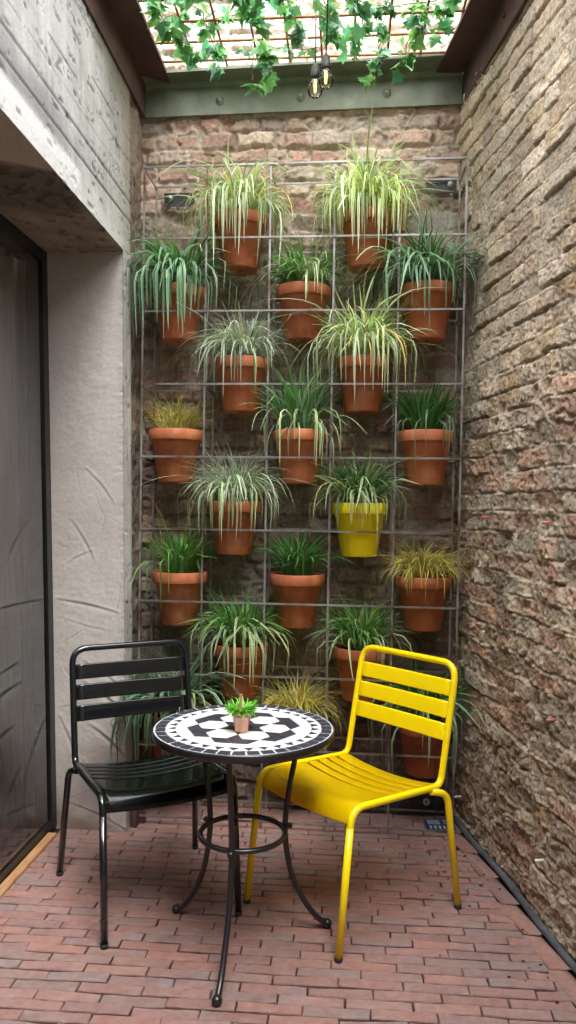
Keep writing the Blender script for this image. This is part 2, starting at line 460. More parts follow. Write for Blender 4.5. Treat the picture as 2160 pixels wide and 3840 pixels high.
# ---- right rough wall
def f_right(U, V):       # U = y (depth), V = z
    t = sstep(2.35, 1.5, V + .5 * (fbm(U, V, 2, 2, 3) - .5))  # 0 top (coursed), 1 below (eroded, mortar squeezed out)
    wa = .009 + .007 * t
    wu = U + wa * (fbm(U, V, 8, 3, 2) - .5) * 1.6; wv = V + wa * 1.6 * (fbm(U, V, 6, 3, 6) - .5)
    du, dv, i1, i2 = brick_pattern(wu, wv, .076, [.21, .23, .10, .18, .12], 29)
    d = np.minimum(du, dv)
    n1 = fbm(U, V, 24, 4, 12, .55); n2 = fbm(U, V, 75, 4, 22, .6); big = fbm(U, V, 3, 3, 32)
    rid2 = (1 - np.abs(2 * fbm(U, V, 38, 3, 46) - 1)) ** 2
    b = sstep(.001, .010, d + .010 * (n1 - .5))
    gz = np.maximum(np.exp(-((V - 3.19) / .10) ** 2), .16 * sstep(.5, .62, fbm(U, V, 2.2, 2, 53)) * (1 - .6 * t))
    groove = (1 - sstep(.0, .012, dv + .006 * (n1 - .5))) * gz
    edge = np.exp(-((d - .004) / .007) ** 2)                          # lips of mortar along the joints
    lip = edge * sstep(.46, .60, fbm(U, V, 12, 4, 62)) * (.25 + .75 * t)
    smear = sstep(.42 + .08 * t, .56 + .08 * t, fbm(U, V, 4, 4, 66)) * (.92 - .42 * t)
    chip = sstep(.57, .68, fbm(U, V, 14, 4, 72)) * b
    gone = (i1 > .93) * b                                             # spalled bricks
    hole = sstep(.69, .76, fbm(U, V, 24, 3, 82))
    pits = sstep(.60, .72, fbm(U, V, 105, 2, 86))
    h = b * (1 - .75 * smear) * (.009 + .002 * t + .018 * (i1 - .4)) + lip * (.005 + .008 * n2) + smear * .007 * n1 - .022 * groove * (1 - lip) - .009 * chip * (.3 + .7 * t) - .010 * gone \
        + (.005 + .005 * t) * (n1 - .5) + (.006 + .006 * t) * (n2 - .5) - .007 * hole * t - .003 * pits + .016 * (big - .5)
    palT = np.array([[.47, .385, .29], [.43, .345, .265], [.50, .425, .34], [.39, .325, .255], [.45, .345, .255]])
    palB = np.array([[.43, .33, .255], [.41, .26, .195], [.38, .32, .255], [.49, .41, .32], [.36, .285, .225], [.44, .285, .21]])
    k = (i2 * 30).astype(int)
    bc = palT[k % 5] * (1 - t[..., None]) + palB[k % 6] * t[..., None]
    bc = bc * (.74 + .52 * i1[..., None])
    och = sstep(.62, .72, fbm(U, V, 6, 3, 92)); bc = mixc(bc, [.42, .30, .15], .5 * och)
    mc = mixc([.42, .345, .255], [.56, .485, .39], fbm(U, V, 18, 3, 102))
    c = mixc(mc, bc, np.clip(b - .7 * lip - .5 * smear, 0, 1))
    c = mixc(c, [.19, .135, .095], np.clip(.5 * groove * (1 - lip) + .32 * hole * t + .3 * pits, 0, 1))
    jt = sstep(.55, .2, b) * (1 - .55 * t) * (1 - .6 * smear)
    c = c * (1 - .40 * jt[..., None])
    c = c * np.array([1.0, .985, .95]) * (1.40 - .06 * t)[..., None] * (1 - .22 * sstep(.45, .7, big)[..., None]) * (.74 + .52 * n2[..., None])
    c = c * (1 - .16 * sstep(1.0, .0, V)[..., None])  # ambient shade and dirt near the floor painted into the colour
    P = np.stack([RX(U) - h * .98, U - h * .18, V], -1)
    return P, c
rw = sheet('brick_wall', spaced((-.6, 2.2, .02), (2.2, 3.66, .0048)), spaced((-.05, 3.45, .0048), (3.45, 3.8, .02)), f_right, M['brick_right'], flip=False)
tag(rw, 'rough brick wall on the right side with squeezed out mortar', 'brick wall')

# ---- left concrete wall: lintel, column, reveal, soffit
cw = thing('concrete_wall', 'grey board marked concrete wall with a deep door opening on the left', 'concrete wall', (0, 0, 0))
def conc(U, V, seed=0):
    n1 = fbm(U, V, 12, 5, 200 + seed, .6); n2 = fbm(U, V, 90, 3, 210 + seed, .6); big = fbm(U + .3 * V, V * 1.3, 1.9, 4, 220 + seed)
    streak = fbm(U + .02 * n1, V * .10, 34, 4, 230 + seed)
    band = fbm(U * .25, V, 9, 3, 235 + seed)                      # rough bands that follow the boards
    rough = sstep(.50, .62, band * .7 + n1 * .3)
    pit = sstep(.60, .70, n2) * rough + sstep(.72, .78, fbm(U * .5, V, 42, 3, 240 + seed))
    pit = np.clip(pit, 0, 1)
    h = .0025 * (n1 - .5) + .0025 * (n2 - .5) * rough - .004 * pit
    c = mixc([.33, .325, .31], [.56, .555, .54], np.clip(.5 + 1.6 * (big - .5) + .8 * (n1 - .5) + .9 * (streak - .5), 0, 1))
    c = c * (1 - .45 * pit[..., None])
    return h, c, n1, big, streak
def f_lintel(U, V):
    h, c, n1, big, st = conc(U, V)
    for k, (zb, wdt, dep, brk) in enumerate(((2.655, .0035, .006, .1), (2.745, .0045, .006, .0), (2.83, .003, .006, .42), (2.92, .004, .007, .40), (3.02, .0045, .008, .44), (3.11, .003, .006, .44), (3.19, .0035, .006, .42))):
        zz = V - zb - .012 * (fbm(U, V * 0 + zb * 7, 2, 3, 300 + k) - .5) * (1 if brk > .2 else .3)
        ln = np.exp(-(zz / wdt) ** 2) * (sstep(brk, brk + .1, fbm(U, V * 0 + zb * 31, 5, 3, 310 + k)) if brk > 0 else 1)
        h = h - dep * ln * (.35 if brk > .2 else .8); c = c * (1 - (.6 if brk > .2 else .8) * ln[..., None])
    # white-washed lower edge near the viewer, smoky stain above it
    ed = sstep(2.612, 2.596, V + .02 * (n1 - .5)) * sstep(2.74, 2.70, U + .06 * (n1 - .5)); c = mixc(c, [.70, .70, .69], .85 * ed)
    ed2 = sstep(2.57, 2.54, V + .02 * (n1 - .5)); c = mixc(c, [.58, .58, .575], .6 * ed2)
    dk = sstep(2.60, 2.63, V + .02 * (n1 - .5)) * sstep(2.80, 2.66, V + .05 * (n1 - .5)) * sstep(3.1, 2.4, U) * sstep(.30, .5, fbm(U, V, 3, 3, 320)); c = mixc(c, [.20, .205, .22], .72 * dk)
    gr = sstep(2.95, 3.25, V) * sstep(.42, .6, fbm(U, V, 3, 3, 330)); c = mixc(c, [.20, .20, .14], .6 * gr)
    br = sstep(3.12, 3.40, U + .1 * (n1 - .5)); c = mixc(c, [.33, .275, .21], .6 * br)
    top = sstep(3.12, 3.3, V); c = c * (1 - .35 * top[..., None])
    P = np.stack([LX(V) + h, U, V], -1); return P, c
sheet('lintel', spaced((-.6, 1.6, .03), (1.6, 3.36, .0065)), spaced((ZS, 3.60, .0065)), f_lintel, M['concrete'], cw)
def f_col(U, V):
    h, c, n1, big, st = conc(U, V, 7)
    ridge = np.exp(-((U - 3.268) / .010) ** 2); h = h + .003 * ridge * n1
    c = mixc(c, [.52, .51, .495], .4 * ridge + .25)
    vg = np.exp(-((U - 3.315) / .006) ** 2); h = h - .004 * vg
    c = mixc(c, [.27, .21, .17], .5 * sstep(.55, .0, V + .3 * (n1 - .5)))
    P = np.stack([LX(V) + h, U, V], -1); return P, c
sheet('column', spaced((3.25, 3.36, .0045)), spaced((-.02, ZS, .006)), f_col, M['concrete'], cw)
# return behind the column: rough old masonry (butted)
def f_ret(U, V):
    n1 = fbm(U, V, 14, 4, 401); n2 = fbm(U, V, 40, 3, 402)
    h = .03 * (n1 - .5) + .012 * (n2 - .5)
    c = mixc([.16, .115, .085], [.38, .31, .25], n1 * .7 + n2 * .3)
    P = np.stack([-.962 + 0 * U - .012 * V + h, U, V], -1); return P, c
sheet('masonry_return', spaced((3.356, 3.66, .008)), spaced((-.02, 3.6, .008)), f_ret, M['brick_back'], cw)
bm = bmesh.new()   # closes the end of the column and the lintel behind the rack
for z0, z1 in ((-.02, 3.6),):
    vs = [bm.verts.new(p) for p in ((LX(z0), 3.36, z0), (LX(z0) - .2, 3.36, z0), (LX(z1) - .2, 3.36, z1), (LX(z1), 3.36, z1))]
    bm.faces.new(vs)
obj('column_end', bm, M['joint'], cw)
# reveal (scratched render)
rs = np.random.RandomState(5)
strokes = []
for (a0, b0, a1, b1, w) in ((.50, 1.55, .82, 1.42, .006), (.28, 1.33, .56, 1.17, .006), (.20, 1.14, .55, 1.20, .005), (.10, .985, .86, .935, .007), (.22, .90, .70, .86, .004),
                        (.45, .62, .98, .50, .009), (.55, .43, .97, .31, .009), (.08, .47, .38, .22, .007), (.42, .72, .97, .60, .006), (.10, .52, .42, .545, .004),
                        (.22, .10, .95, -.30 + .3, .006), (.40, .28, .75, .04, .007), (.30, .60, .12, .70, .004)):
    strokes.append((a0, b0, a1, b1, w))
for k in range(46):
    a0 = rs.rand(); b0 = rs.rand() ** 1.5 * 1.7; L = .1 + .35 * rs.rand(); an = rs.choice([-.5, -.35, .25, 1.2, -1.1]) + .3 * rs.randn()
    strokes.append((a0, b0, a0 + L * math.cos(an), b0 + .33 * L * math.sin(an), .001 + .0024 * rs.rand()))
def f_rev(U, V):         # U 0..1 across (door -> corner), V height
    x = DX(V) * (1 - U) + LX(V) * U
    W = .32
    n1 = fbm(U * W, V, 16, 4, 501); n2 = fbm(U * W, V, 70, 3, 502); big = fbm(U * W, V, 3, 3, 503)
    gr = sstep(.42, .6, fbm(U * W * .8, V * 1.6, 40, 3, 504)) * sstep(.42, .62, big + .25 * U + .1 * (1.5 - V) * .5)
    h = .0018 * (n1 - .5) + .0012 * (n2 - .5) - .0005 * gr
    sh = np.zeros_like(U)
    for (a0, b0, a1, b1, w) in strokes:
        px = (U - a0) * W; py = V - b0; qx = (a1 - a0) * W; qy = b1 - b0
        L2 = qx * qx + qy * qy + 1e-9; t = np.clip((px * qx + py * qy) / L2, 0, 1)
        cu = .006 * np.sin(t * PI) * (1 if w > .004 else -.8)
        nx, ny = -qy / math.sqrt(L2), qx / math.sqrt(L2)
        dd = (px - t * qx - cu * nx); de = (py - t * qy - cu * ny)
        sd = dd * nx + de * ny; r = np.sqrt(dd ** 2 + de ** 2)
        m = np.exp(-(r / (w * .9)) ** 2) * (.4 + .6 * np.sin(np.clip(t, .05, .95) * PI))
        sh += -m * .0034 * (w / .006) + .0022 * (w / .006) * np.exp(-((sd - w * 1.4) / w) ** 2) * np.exp(-(np.maximum(r - w * 2.5, 0) / w) ** 2) * .6
    edge = sstep(.88, 1., U); h = h + sh + .005 * edge * fbm(U * W * .4, V, 90, 3, 505) 
    c = mixc([.43, .392, .362], [.53, .49, .455], np.clip(.5 + 1.2 * (big - .5) + .4 * (n1 - .5), 0, 1))
    c = mixc(c, [.52, .495, .465], .55 * sstep(.8, 1, U))
    c = c * (1 + np.clip(sh * 60, -.35, .15))[..., None]
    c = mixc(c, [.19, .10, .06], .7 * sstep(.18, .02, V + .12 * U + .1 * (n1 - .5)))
    P = np.stack([x, 3.262 - h, V], -1); return P, c
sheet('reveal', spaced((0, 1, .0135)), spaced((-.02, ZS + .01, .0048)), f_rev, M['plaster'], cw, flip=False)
# near end reveal of the opening and rest of the wall towards the viewer
bm = bmesh.new()
box(bm, (-1.09, -.05, ZS / 2 - .02), (.30, 1.1, ZS - .002))
obj('pier', bm, M['plaster'], cw)
def f_soff(U, V):         # U = y, V: 0 at face, 1 at door
    x = LX(ZS) * (1 - V) + (DX(ZS) - .06) * V
    n1 = fbm(U, V * .36, 9, 4, 601, .6); n2 = fbm(U, V * .36, 40, 3, 602); pit = sstep(.62, .7, fbm(U, V * .36, 26, 3, 603))
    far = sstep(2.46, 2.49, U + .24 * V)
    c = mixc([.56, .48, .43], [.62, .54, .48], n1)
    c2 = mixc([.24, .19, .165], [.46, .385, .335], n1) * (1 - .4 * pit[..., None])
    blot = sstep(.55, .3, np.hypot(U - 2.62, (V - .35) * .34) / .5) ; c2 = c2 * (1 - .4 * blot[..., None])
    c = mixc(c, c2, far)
    z = ZS + (.012 * (n1 - .5) + .004 * (n2 - .5) - .008 * pit) * (.15 + .85 * far)
    P = np.stack([x, U, z], -1); return P, c
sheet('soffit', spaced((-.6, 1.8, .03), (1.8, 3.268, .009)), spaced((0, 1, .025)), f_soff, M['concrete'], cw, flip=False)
bm = bmesh.new()   # body of the wall behind its faces (closed top, keeps daylight out of the room)
box(bm, (-1.36, 1.38, 3.07), (.60, 3.90, 1.06))
obj('wall_core', bm, M['joint'], cw)
# fix: outer body below, beyond the reveal
bm = bmesh.new(); box(bm, (-1.30, 3.42, 1.24), (.56, .14, 2.49)); obj('wall_core', bm, M['joint'], cw)
bm = bmesh.new(); box(bm, (-.905, 3.30, .055), (.02, .05, .13)); box(bm, (-.90, 3.335, .03), (.06, .02, .06))
ca = obj('corner_angle', bm, M['maroon']); tag(ca, 'small rusty steel angle at the foot of the concrete column', 'steel angle')

# ---- floor: clinker paving, one sheet of bricks on a joint bed
def clinker():
    rs = np.random.RandomState(3)
    V = []; F = []; C = []
    pal = np.array([[.335, .184, .155], [.355, .188, .156], [.32, .178, .155], [.34, .196, .17], [.33, .192, .168], [.355, .19, .156], [.315, .188, .168]])
    def quad_brick(p, top, col):
        """p: four corners (ccw) in plan"""
        p = [np.array(q, float) for q in p]
        c = sum(p) / 4
        base = len(V)
        e1 = p[1] - p[0]; e2 = p[3] - p[0]
        n1 = e1 / (np.linalg.norm(e1) + 1e-9); n2 = e2 / (np.linalg.norm(e2) + 1e-9)
        nseg = 6
        tilt = rs.randn(2) * .0045
        rows = []
        ch = .0032
        # outline ring with small wear, subdivided along the long sides
        outer = []
        for a, b, k in ((p[0], p[1], nseg), (p[1], p[2], 1), (p[2], p[3], nseg), (p[3], p[0], 1)):
            for s in range(k): outer.append(a + (b - a) * s / k)
        outer = [o + rs.randn(2) * .0009 for o in outer]
        inner = []
        for o in outer:
            d = o - c
            dx = np.dot(d, n1); dy = np.dot(d, n2)
            hx = np.linalg.norm(e1) / 2; hy = np.linalg.norm(e2) / 2
            inner.append(c + n1 * dx * max(0, 1 - ch / max(hx, 1e-3)) + n2 * dy * max(0, 1 - ch / max(hy, 1e-3)) + rs.randn(2) * .0007)
        n = len(outer)
        zt = lambda q: top + np.dot(q - c, tilt)
        for o in outer: V.append((o[0], o[1], -.03))
        for o in outer: V.append((o[0], o[1], zt(o) - .003 - .001 * rs.rand()))
        for o in inner: V.append((o[0], o[1], zt(o) + .0005 * rs.randn()))
        for k in range(n):
            j = (k + 1) % n
            F.append((base + k, base + j, base + n + j, base + n + k)); F.append((base + n + k, base + n + j, base + 2 * n + j, base + 2 * n + k))
        # top strip quads
        I = base + 2 * n
        # indices: 0..nseg along side 0, then nseg+1.. along side 2 reversed
        bot = [I + s for s in range(nseg + 1)]; topi = [I + nseg + 1 + s for s in range(nseg + 1)][::-1]
        for s in range(nseg): F.append((bot[s], bot[s + 1], topi[s + 1], topi[s]))
        g0 = rs.rand(); g1 = .35 * rs.rand() ** 2; ge = .75 * (rs.rand() ** 3); side_ = rs.rand() < .5
        cols = []
        for o in outer:
            tt = np.dot(o - c, n1) / (np.linalg.norm(e1) / 2)
            gg = np.clip(g1 + ge * sstep(.1, .8, np.array(tt if side_ else -tt)), 0, .8)
            cols.append(np.clip(col * (1 - gg) + np.array([.25, .20, .19]) * gg + .012 * rs.randn(), 0, 1))
        C.extend([q_ * .2 for q_ in cols] + [q_ * .6 for q_ in cols] + cols)
    def colour(x, y):
        c = pal[rs.randint(len(pal))] * (.92 + .16 * rs.rand())
        g = float(fbm(np.array([x]), np.array([y]), 1.4, 3, 700)[0])
        c = c * (.74 + .28 * g)
        if rs.rand() < .12: c = c * .6 + np.array([.20, .17, .16]) * .4
        return c
    pitch = .0452; y = -.6; r = 0
    while y < 3.60:
        x = -1.40 - (.096 if r % 2 else 0) - .03 * rs.rand() - .012 * (r // 2 % 9)
        dy = .0012 * math.sin(r * 1.7)
        while True:
            L = .193 * (1 + .022 * rs.randn())
            x0 = x; x1 = x + L
            x = x1
            y0 = y + .0018 + dy; y1 = y + pitch - .0018 + dy
            lim0 = RX(y0) - .105; lim1 = RX(y1) - .105
            left = -1.215 if y < 3.24 else -.93
            if x1 < left + .03: continue
            x0 = max(x0, left)
            e0 = min(x1 - .0026, lim0); e1_ = min(x1 - .0026, lim1)
            if e0 - x0 < .02: break
            sk = .0016 * rs.randn()
            quad_brick([(x0, y0 + sk), (e0, y0 - sk), (e1_, y1 - sk), (x0, y1 + sk)], .0 + .0012 * rs.randn(), colour(x0, y0))
            if x1 > lim0: break
        y += pitch; r += 1
    # border course along the right wall
    y = -.6
    while y < 3.58:
        L = .2 * (1 + .04 * rs.randn()); y1 = min(y + L - .006, 3.6)
        w0, w1 = .1, .046
        quad_brick([(RX(y) - w0, y), (RX(y1) - w0, y1), (RX(y1) - w1, y1), (RX(y) - w1, y)][0:1] + [(RX(y) - w1, y), (RX(y1) - w1, y1), (RX(y1) - w0, y1)], .0 + .001 * rs.randn(), colour(1, y))
        y += L
    me = bpy.data.meshes.new('floor')
    # bed
    b0 = len(V)
    V.extend([(-1.26, -.9, -.013), (1.5, -.9, -.013), (1.5, 3.66, -.013), (-1.26, 3.66, -.013)]); F.append((b0, b0 + 1, b0 + 2, b0 + 3))
    C.extend([np.array([.02, .014, .011])] * 4)
    me.from_pydata([tuple(v) for v in V], [], F); me.update()
    a = me.color_attributes.new('Col', 'FLOAT_COLOR', 'POINT')
    rg = np.ones((len(V), 4), 'f'); rg[:, :3] = np.array(C); a.data.foreach_set('color', rg.reshape(-1))
    o = link('floor', me, M['clinker']); tag(o, kind='structure'); return o
clinker()

bm = bmesh.new(); box(bm, (.0, -1.45, 2.35), (4.6, .25, 4.8)); rwl = obj('rear_light_blocker', bm, M['plaster_dim']); tag(rwl, 'unseen rendered house wall added behind the viewer to block low sky light', 'house wall')  # out of view; added to block low sky light and darken reflections
bm = bmesh.new(); box(bm, (.0, -1.0, -.06), (4.2, .9, .08)); tag(obj('pavement', bm, M['joint']), kind='structure')
# ---- glazed door in the left opening
dr = thing('glass_door', 'tall black framed glass door set deep in the concrete opening', 'glass door', (DX(0), 1.9, 0))
def dpt(y, z, off=0): return (DX(z) + off - DX(0), y - 1.9, z)
bm = bmesh.new()
for (ya, yb, za, zb) in ((3.208, 3.262, .0, ZS - .004), (.50, .56, .0, ZS - .004)):
    vs = []
    for off in (.006, -.07):
        for (yy, zz) in ((ya, za), (yb, za), (yb, zb), (ya, zb)): vs.append(bm.verts.new(dpt(yy, zz, off)))
    for q in ((0, 1, 2, 3), (7, 6, 5, 4), (0, 4, 5, 1), (1, 5, 6, 2), (2, 6, 7, 3), (3, 7, 4, 0)): bm.faces.new([vs[i] for i in q])
for (za, zb) in ((.0, .045), (ZS - .055, ZS - .004)):
    vs = []
    for off in (.0045, -.072):
        for (yy, zz) in ((.55, za), (3.215, za), (3.215, zb), (.55, zb)): vs.append(bm.verts.new(dpt(yy, zz, off)))
    for q in ((0, 1, 2, 3), (7, 6, 5, 4), (0, 4, 5, 1), (1, 5, 6, 2), (2, 6, 7, 3), (3, 7, 4, 0)): bm.faces.new([vs[i] for i in q])
obj('frame', bm, M['frame_black'], dr)
bm = bmesh.new()
bm.faces.new([bm.verts.new(dpt(yy, zz, -.004)) for (yy, zz) in ((.55, .035), (3.215, .035), (3.215, ZS - .045), (.55, ZS - .045))])
obj('pane', bm, M['glass'], dr)
bm = bmesh.new(); box(bm, (.026, -.05, .004), (.036, 2.6 + .02, .022), bev=.002)
obj('threshold', bm, M['wood'], dr)
# dim room behind it
bm = bmesh.new()
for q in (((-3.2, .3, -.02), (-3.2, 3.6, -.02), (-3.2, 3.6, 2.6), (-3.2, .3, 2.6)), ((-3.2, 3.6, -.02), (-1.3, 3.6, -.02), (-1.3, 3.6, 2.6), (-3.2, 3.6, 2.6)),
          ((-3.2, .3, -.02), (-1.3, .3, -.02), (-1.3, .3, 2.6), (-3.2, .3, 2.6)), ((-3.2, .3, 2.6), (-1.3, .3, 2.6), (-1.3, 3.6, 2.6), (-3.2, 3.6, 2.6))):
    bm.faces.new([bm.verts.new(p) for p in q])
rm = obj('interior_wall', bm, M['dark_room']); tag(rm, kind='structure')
bm = bmesh.new(); bm.faces.new([bm.verts.new(p) for p in ((-3.2, .3, -.012), (-1.285, .3, -.012), (-1.285, 3.6, -.012), (-3.2, 3.6, -.012))])
tag(obj('interior_floor', bm, M['oak_floor']), kind='structure')
bm = bmesh.new()
ys = np.arange(.75, 3.335, .010)
prev = None
for y in ys:
    wv_ = .010 * math.sin(y * 62) + .006 * math.sin(y * 27 + 1)
    cur = (bm.verts.new((DX(0) - .105 + wv_, y, .01)), bm.verts.new((DX(2.46) - .105 + wv_, y, 2.46)))
    if prev: f = bm.faces.new((prev[0], cur[0], cur[1], prev[1])); f.smooth = True
    prev = cur
tag(obj('curtain', bm, M['curtain']), 'pale grey curtain with an ochre band behind the glass door', 'curtain')

# ---- steel angles of the roof opening
def prism(bm, prof, a, b):
    """prof: list of offset vectors; swept from a to b"""
    A = [bm.verts.new(Vector(a) + Vector(p)) for p in prof]; B = [bm.verts.new(Vector(b) + Vector(p)) for p in prof]
    n = len(prof)
    for i in range(n): bm.faces.new((A[i], A[(i + 1) % n], B[(i + 1) % n], B[i]))
    bm.faces.new(A[::-1]); bm.faces.new(B)
sb = thing('steel_beam', 'maroon steel angle beam fixed along the top of the concrete wall', 'steel beam', (-.975, 1.5, 3.24))
bm = bmesh.new(); T = .012
prism(bm, [(0, 0, 0), (T, 0, 0), (T, 0, .15), (.135, 0, .15), (.135, 0, .15 + T), (0, 0, .15 + T)], (-.012, -2.1, 0), (-.012, 2.095, 0))
obj('angle', bm, M['maroon'], sb)
bm = bmesh.new(); lathe(bm, [(0, .012), (.011, .012), (.011, 0)], seg=6); bb = obj('bolt', bm, M['maroon'], sb); bb.rotation_euler = (0, PI / 2, 0); bb.location = (0, 1.15, .07)
sb2 = thing('steel_beam', 'grey green steel angle beam bolted across the top of the back wall', 'steel beam', (-.24, 3.60, 3.24))
bm = bmesh.new()
tl = .024
def P2(x): return Vector((x, 0, tl * (x + .75) / 1.5))
def back_prof(fl): return [(0, .004, 0), (0, -.010, 0), (0, -.010, .130), (0, -.014, .142), (0, -.024, .148), (0, -fl, .15), (0, -fl, .15 + T), (0, .004, .15 + T)]
A_ = [bm.verts.new(P2(-.735) + Vector(p)) for p in back_prof(.105)]; B_ = [bm.verts.new(P2(.742) + Vector(p)) for p in back_prof(.142)]
for i in range(8): bm.faces.new((A_[i], A_[(i + 1) % 8], B_[(i + 1) % 8], B_[i]))
bm.faces.new(A_[::-1]); bm.faces.new(B_)
obj('angle', bm, M['galv'], sb2)
for x in (-.38, .0, .40):
    bm = bmesh.new(); lathe(bm, [(0, .004), (.019, .004), (.019, 0)], seg=20); lathe(bm, [(.007, .018), (.012, .018), (.0125, .004)], seg=6); lathe(bm, [(0, .026), (.0065, .026), (.0065, .004)], seg=12)
    bb = obj('bolt', bm, M['zinc'], sb2); bb.rotation_euler = (PI / 2, 0, 0); bb.location = (x, -.010, .062 + tl * (x + .75) / 1.5)
ang = math.atan(.152)
sb3 = thing('steel_beam', 'dark brown steel angle beam fixed along the top of the right brick wall', 'steel beam', (.512, 3.60, 3.255), ang)
bm = bmesh.new()
prism(bm, [(0, 0, 0), (0, 0, .15 + T), (-.135, 0, .15 + T), (-.135, 0, .15), (-T, 0, .15), (-T, 0, 0)], (0.006, -4.1, 0), (0.006, .0, 0))
obj('angle', bm, M['maroon'], sb3)
bm = bmesh.new(); lathe(bm, [(0, .012), (.011, .012), (.011, 0)], seg=6); bb = obj('bolt', bm, M['maroon'], sb3); bb.rotation_euler = (0, -PI / 2, 0); bb.location = (-.006, -.55, .07)

# ---- rusty reinforcing mesh over the opening
ZG = 3.418
gm = thing('steel_mesh', 'rusty reinforcing bar grid laid across the roof opening', 'wire mesh', (-.2, 2.6, ZG))
for k in range(-1, 9):
    x = -.72 + .1457 * k
    bm = bmesh.new(); lean = .02 * (k - 3) / 5
    tube(bm, [(x + .2 + lean * -3 * .0, -1.4, .009), (x + .2, .93, .009)], .0052, 6)
    obj('bar', bm, M['rust'], gm)
for k in range(14):
    y = 3.452 - .141 * k
    bm = bmesh.new()
    xr = .505 + .152 * (3.6 - y) - .02
    tube(bm, [(-.965 + .2, y - 2.6, 0), (xr + .2, y - 2.6, .004)], .0052, 6)
    obj('bar', bm, M['rust'], gm)

# ================================================================== PLANT RACK
rk = thing('plant_rack', 'tall raw steel bar rack fixed to the back wall holding rows of pots', 'plant rack', (-.21, 3.435, 0))
X0, CW, NC = -.905, .2774, 5
ZR = [2.89 - .318 * k for k in range(9)] + [.03]
YF, YK = 3.328, 3.543
def rx(i, z): return X0 + CW * i + (i / 5) * .0085 * (z - 1.6) - .0015 * i / 5
def rp(i, y, z): return (rx(i, z) + .21, y - 3.435, z)
for i in range(6):
    bm = bmesh.new(); bar(bm, rp(i, YF, 0), rp(i, YF, ZR[0] + .006), .008, .006); obj('post', bm, M['rack'], rk)
    bm = bmesh.new(); bar(bm, rp(i, YK, 0), rp(i, YK, ZR[0] + .004), .008, .006); obj('post', bm, M['rack'], rk)
for k, z in enumerate(ZR):
    dz = .010 if k == 0 else (-.012 if k == 9 else -.002 * (k > 4) * (k - 4))
    a = rp(0, YF - .006, z - dz * .6); b = rp(5, YF - .006, z + dz * .6)
    bm = bmesh.new(); bar(bm, a, b, .006, .008); obj('rail', bm, M['rack'], rk)
    a = rp(0, YK - .006, z - dz * .6 + .002); b = rp(5, YK - .006, z + dz * .6 + .002)
    bm = bmesh.new(); bar(bm, a, b, .006, .008); obj('rail', bm, M['rack'], rk)
    for i in range(6):
        if i in (0, 5) or (k % 2 == i % 2 and k < 9):
            bm = bmesh.new(); bar(bm, rp(i, YF, z - .009), rp(i, YK, z - .009), .006, .008); obj('tie_bar', bm, M['rack'], rk)
for (x, z, w) in ((-.80, 2.835, .145), (.41, 2.875, .14)):
    bm = bmesh.new(); box(bm, (0, 0, 0), (w, .006, .062), bev=.001); br = obj('bracket', bm, M['plate'], rk); br.location = (x + .21, .123, z)
    sx = -.045 if x < 0 else .045
    for s, big in ((sx, 1), (-sx, 0)):
        if x > 0 and not big: continue
        bm = bmesh.new()
        lathe(bm, [(0, .004), (.017 if big else .008, .004), (.017 if big else .008, 0)], seg=20)
        if big: lathe(bm, [(0, .014), (.008, .014), (.008, .004)], seg=6)
        o = obj('bolt', bm, M['zinc'], br); o.rotation_euler = (PI / 2, 0, 0); o.location = (s, -.004, .004)

# ================================================================== POTTED GRASSES
def blade_mesh(name, blades, mat, parent, shade, wallclip=None):
    """blades: list of (points, half-width list, side vectors)"""
    V = []; F = []; UV = []; C = []
    for (pts, ws, side), col in zip(blades, shade):
        b = len(V); n = len(pts)
        for i, (p, w) in enumerate(zip(pts, ws)):
            t = (pts[min(i + 1, n - 1)] - pts[max(i - 1, 0)])
            t.normalize()
            s = (side - t * side.dot(t)).normalized(); nn = t.cross(s)
            V.extend([p - s * w + nn * w * .35, p, p + s * w + nn * w * .35]); C.extend([col] * 3)
        for i in range(n - 1):
            a = b + 3 * i
            v0, v1 = i / (n - 1), (i + 1) / (n - 1)
            F.append((a, a + 1, a + 4, a + 3)); UV.extend([(0, v0), (.5, v0), (.5, v1), (0, v1)])
            F.append((a + 1, a + 2, a + 5, a + 4)); UV.extend([(.5, v0), (1, v0), (1, v1), (.5, v1)])
    me = bpy.data.meshes.new(name)
    me.from_pydata([tuple(v) for v in V], [], F); me.update()
    uvl = me.uv_layers.new(name='UVMap'); uvl.data.foreach_set('uv', np.array(UV, 'f').reshape(-1))
    a = me.color_attributes.new('Col', 'FLOAT_COLOR', 'POINT')
    rg = np.ones((len(V), 4), 'f'); rg[:, :3] = np.array(C); a.data.foreach_set('color', rg.reshape(-1))
    return link(name, me, mat, parent, smooth=True)

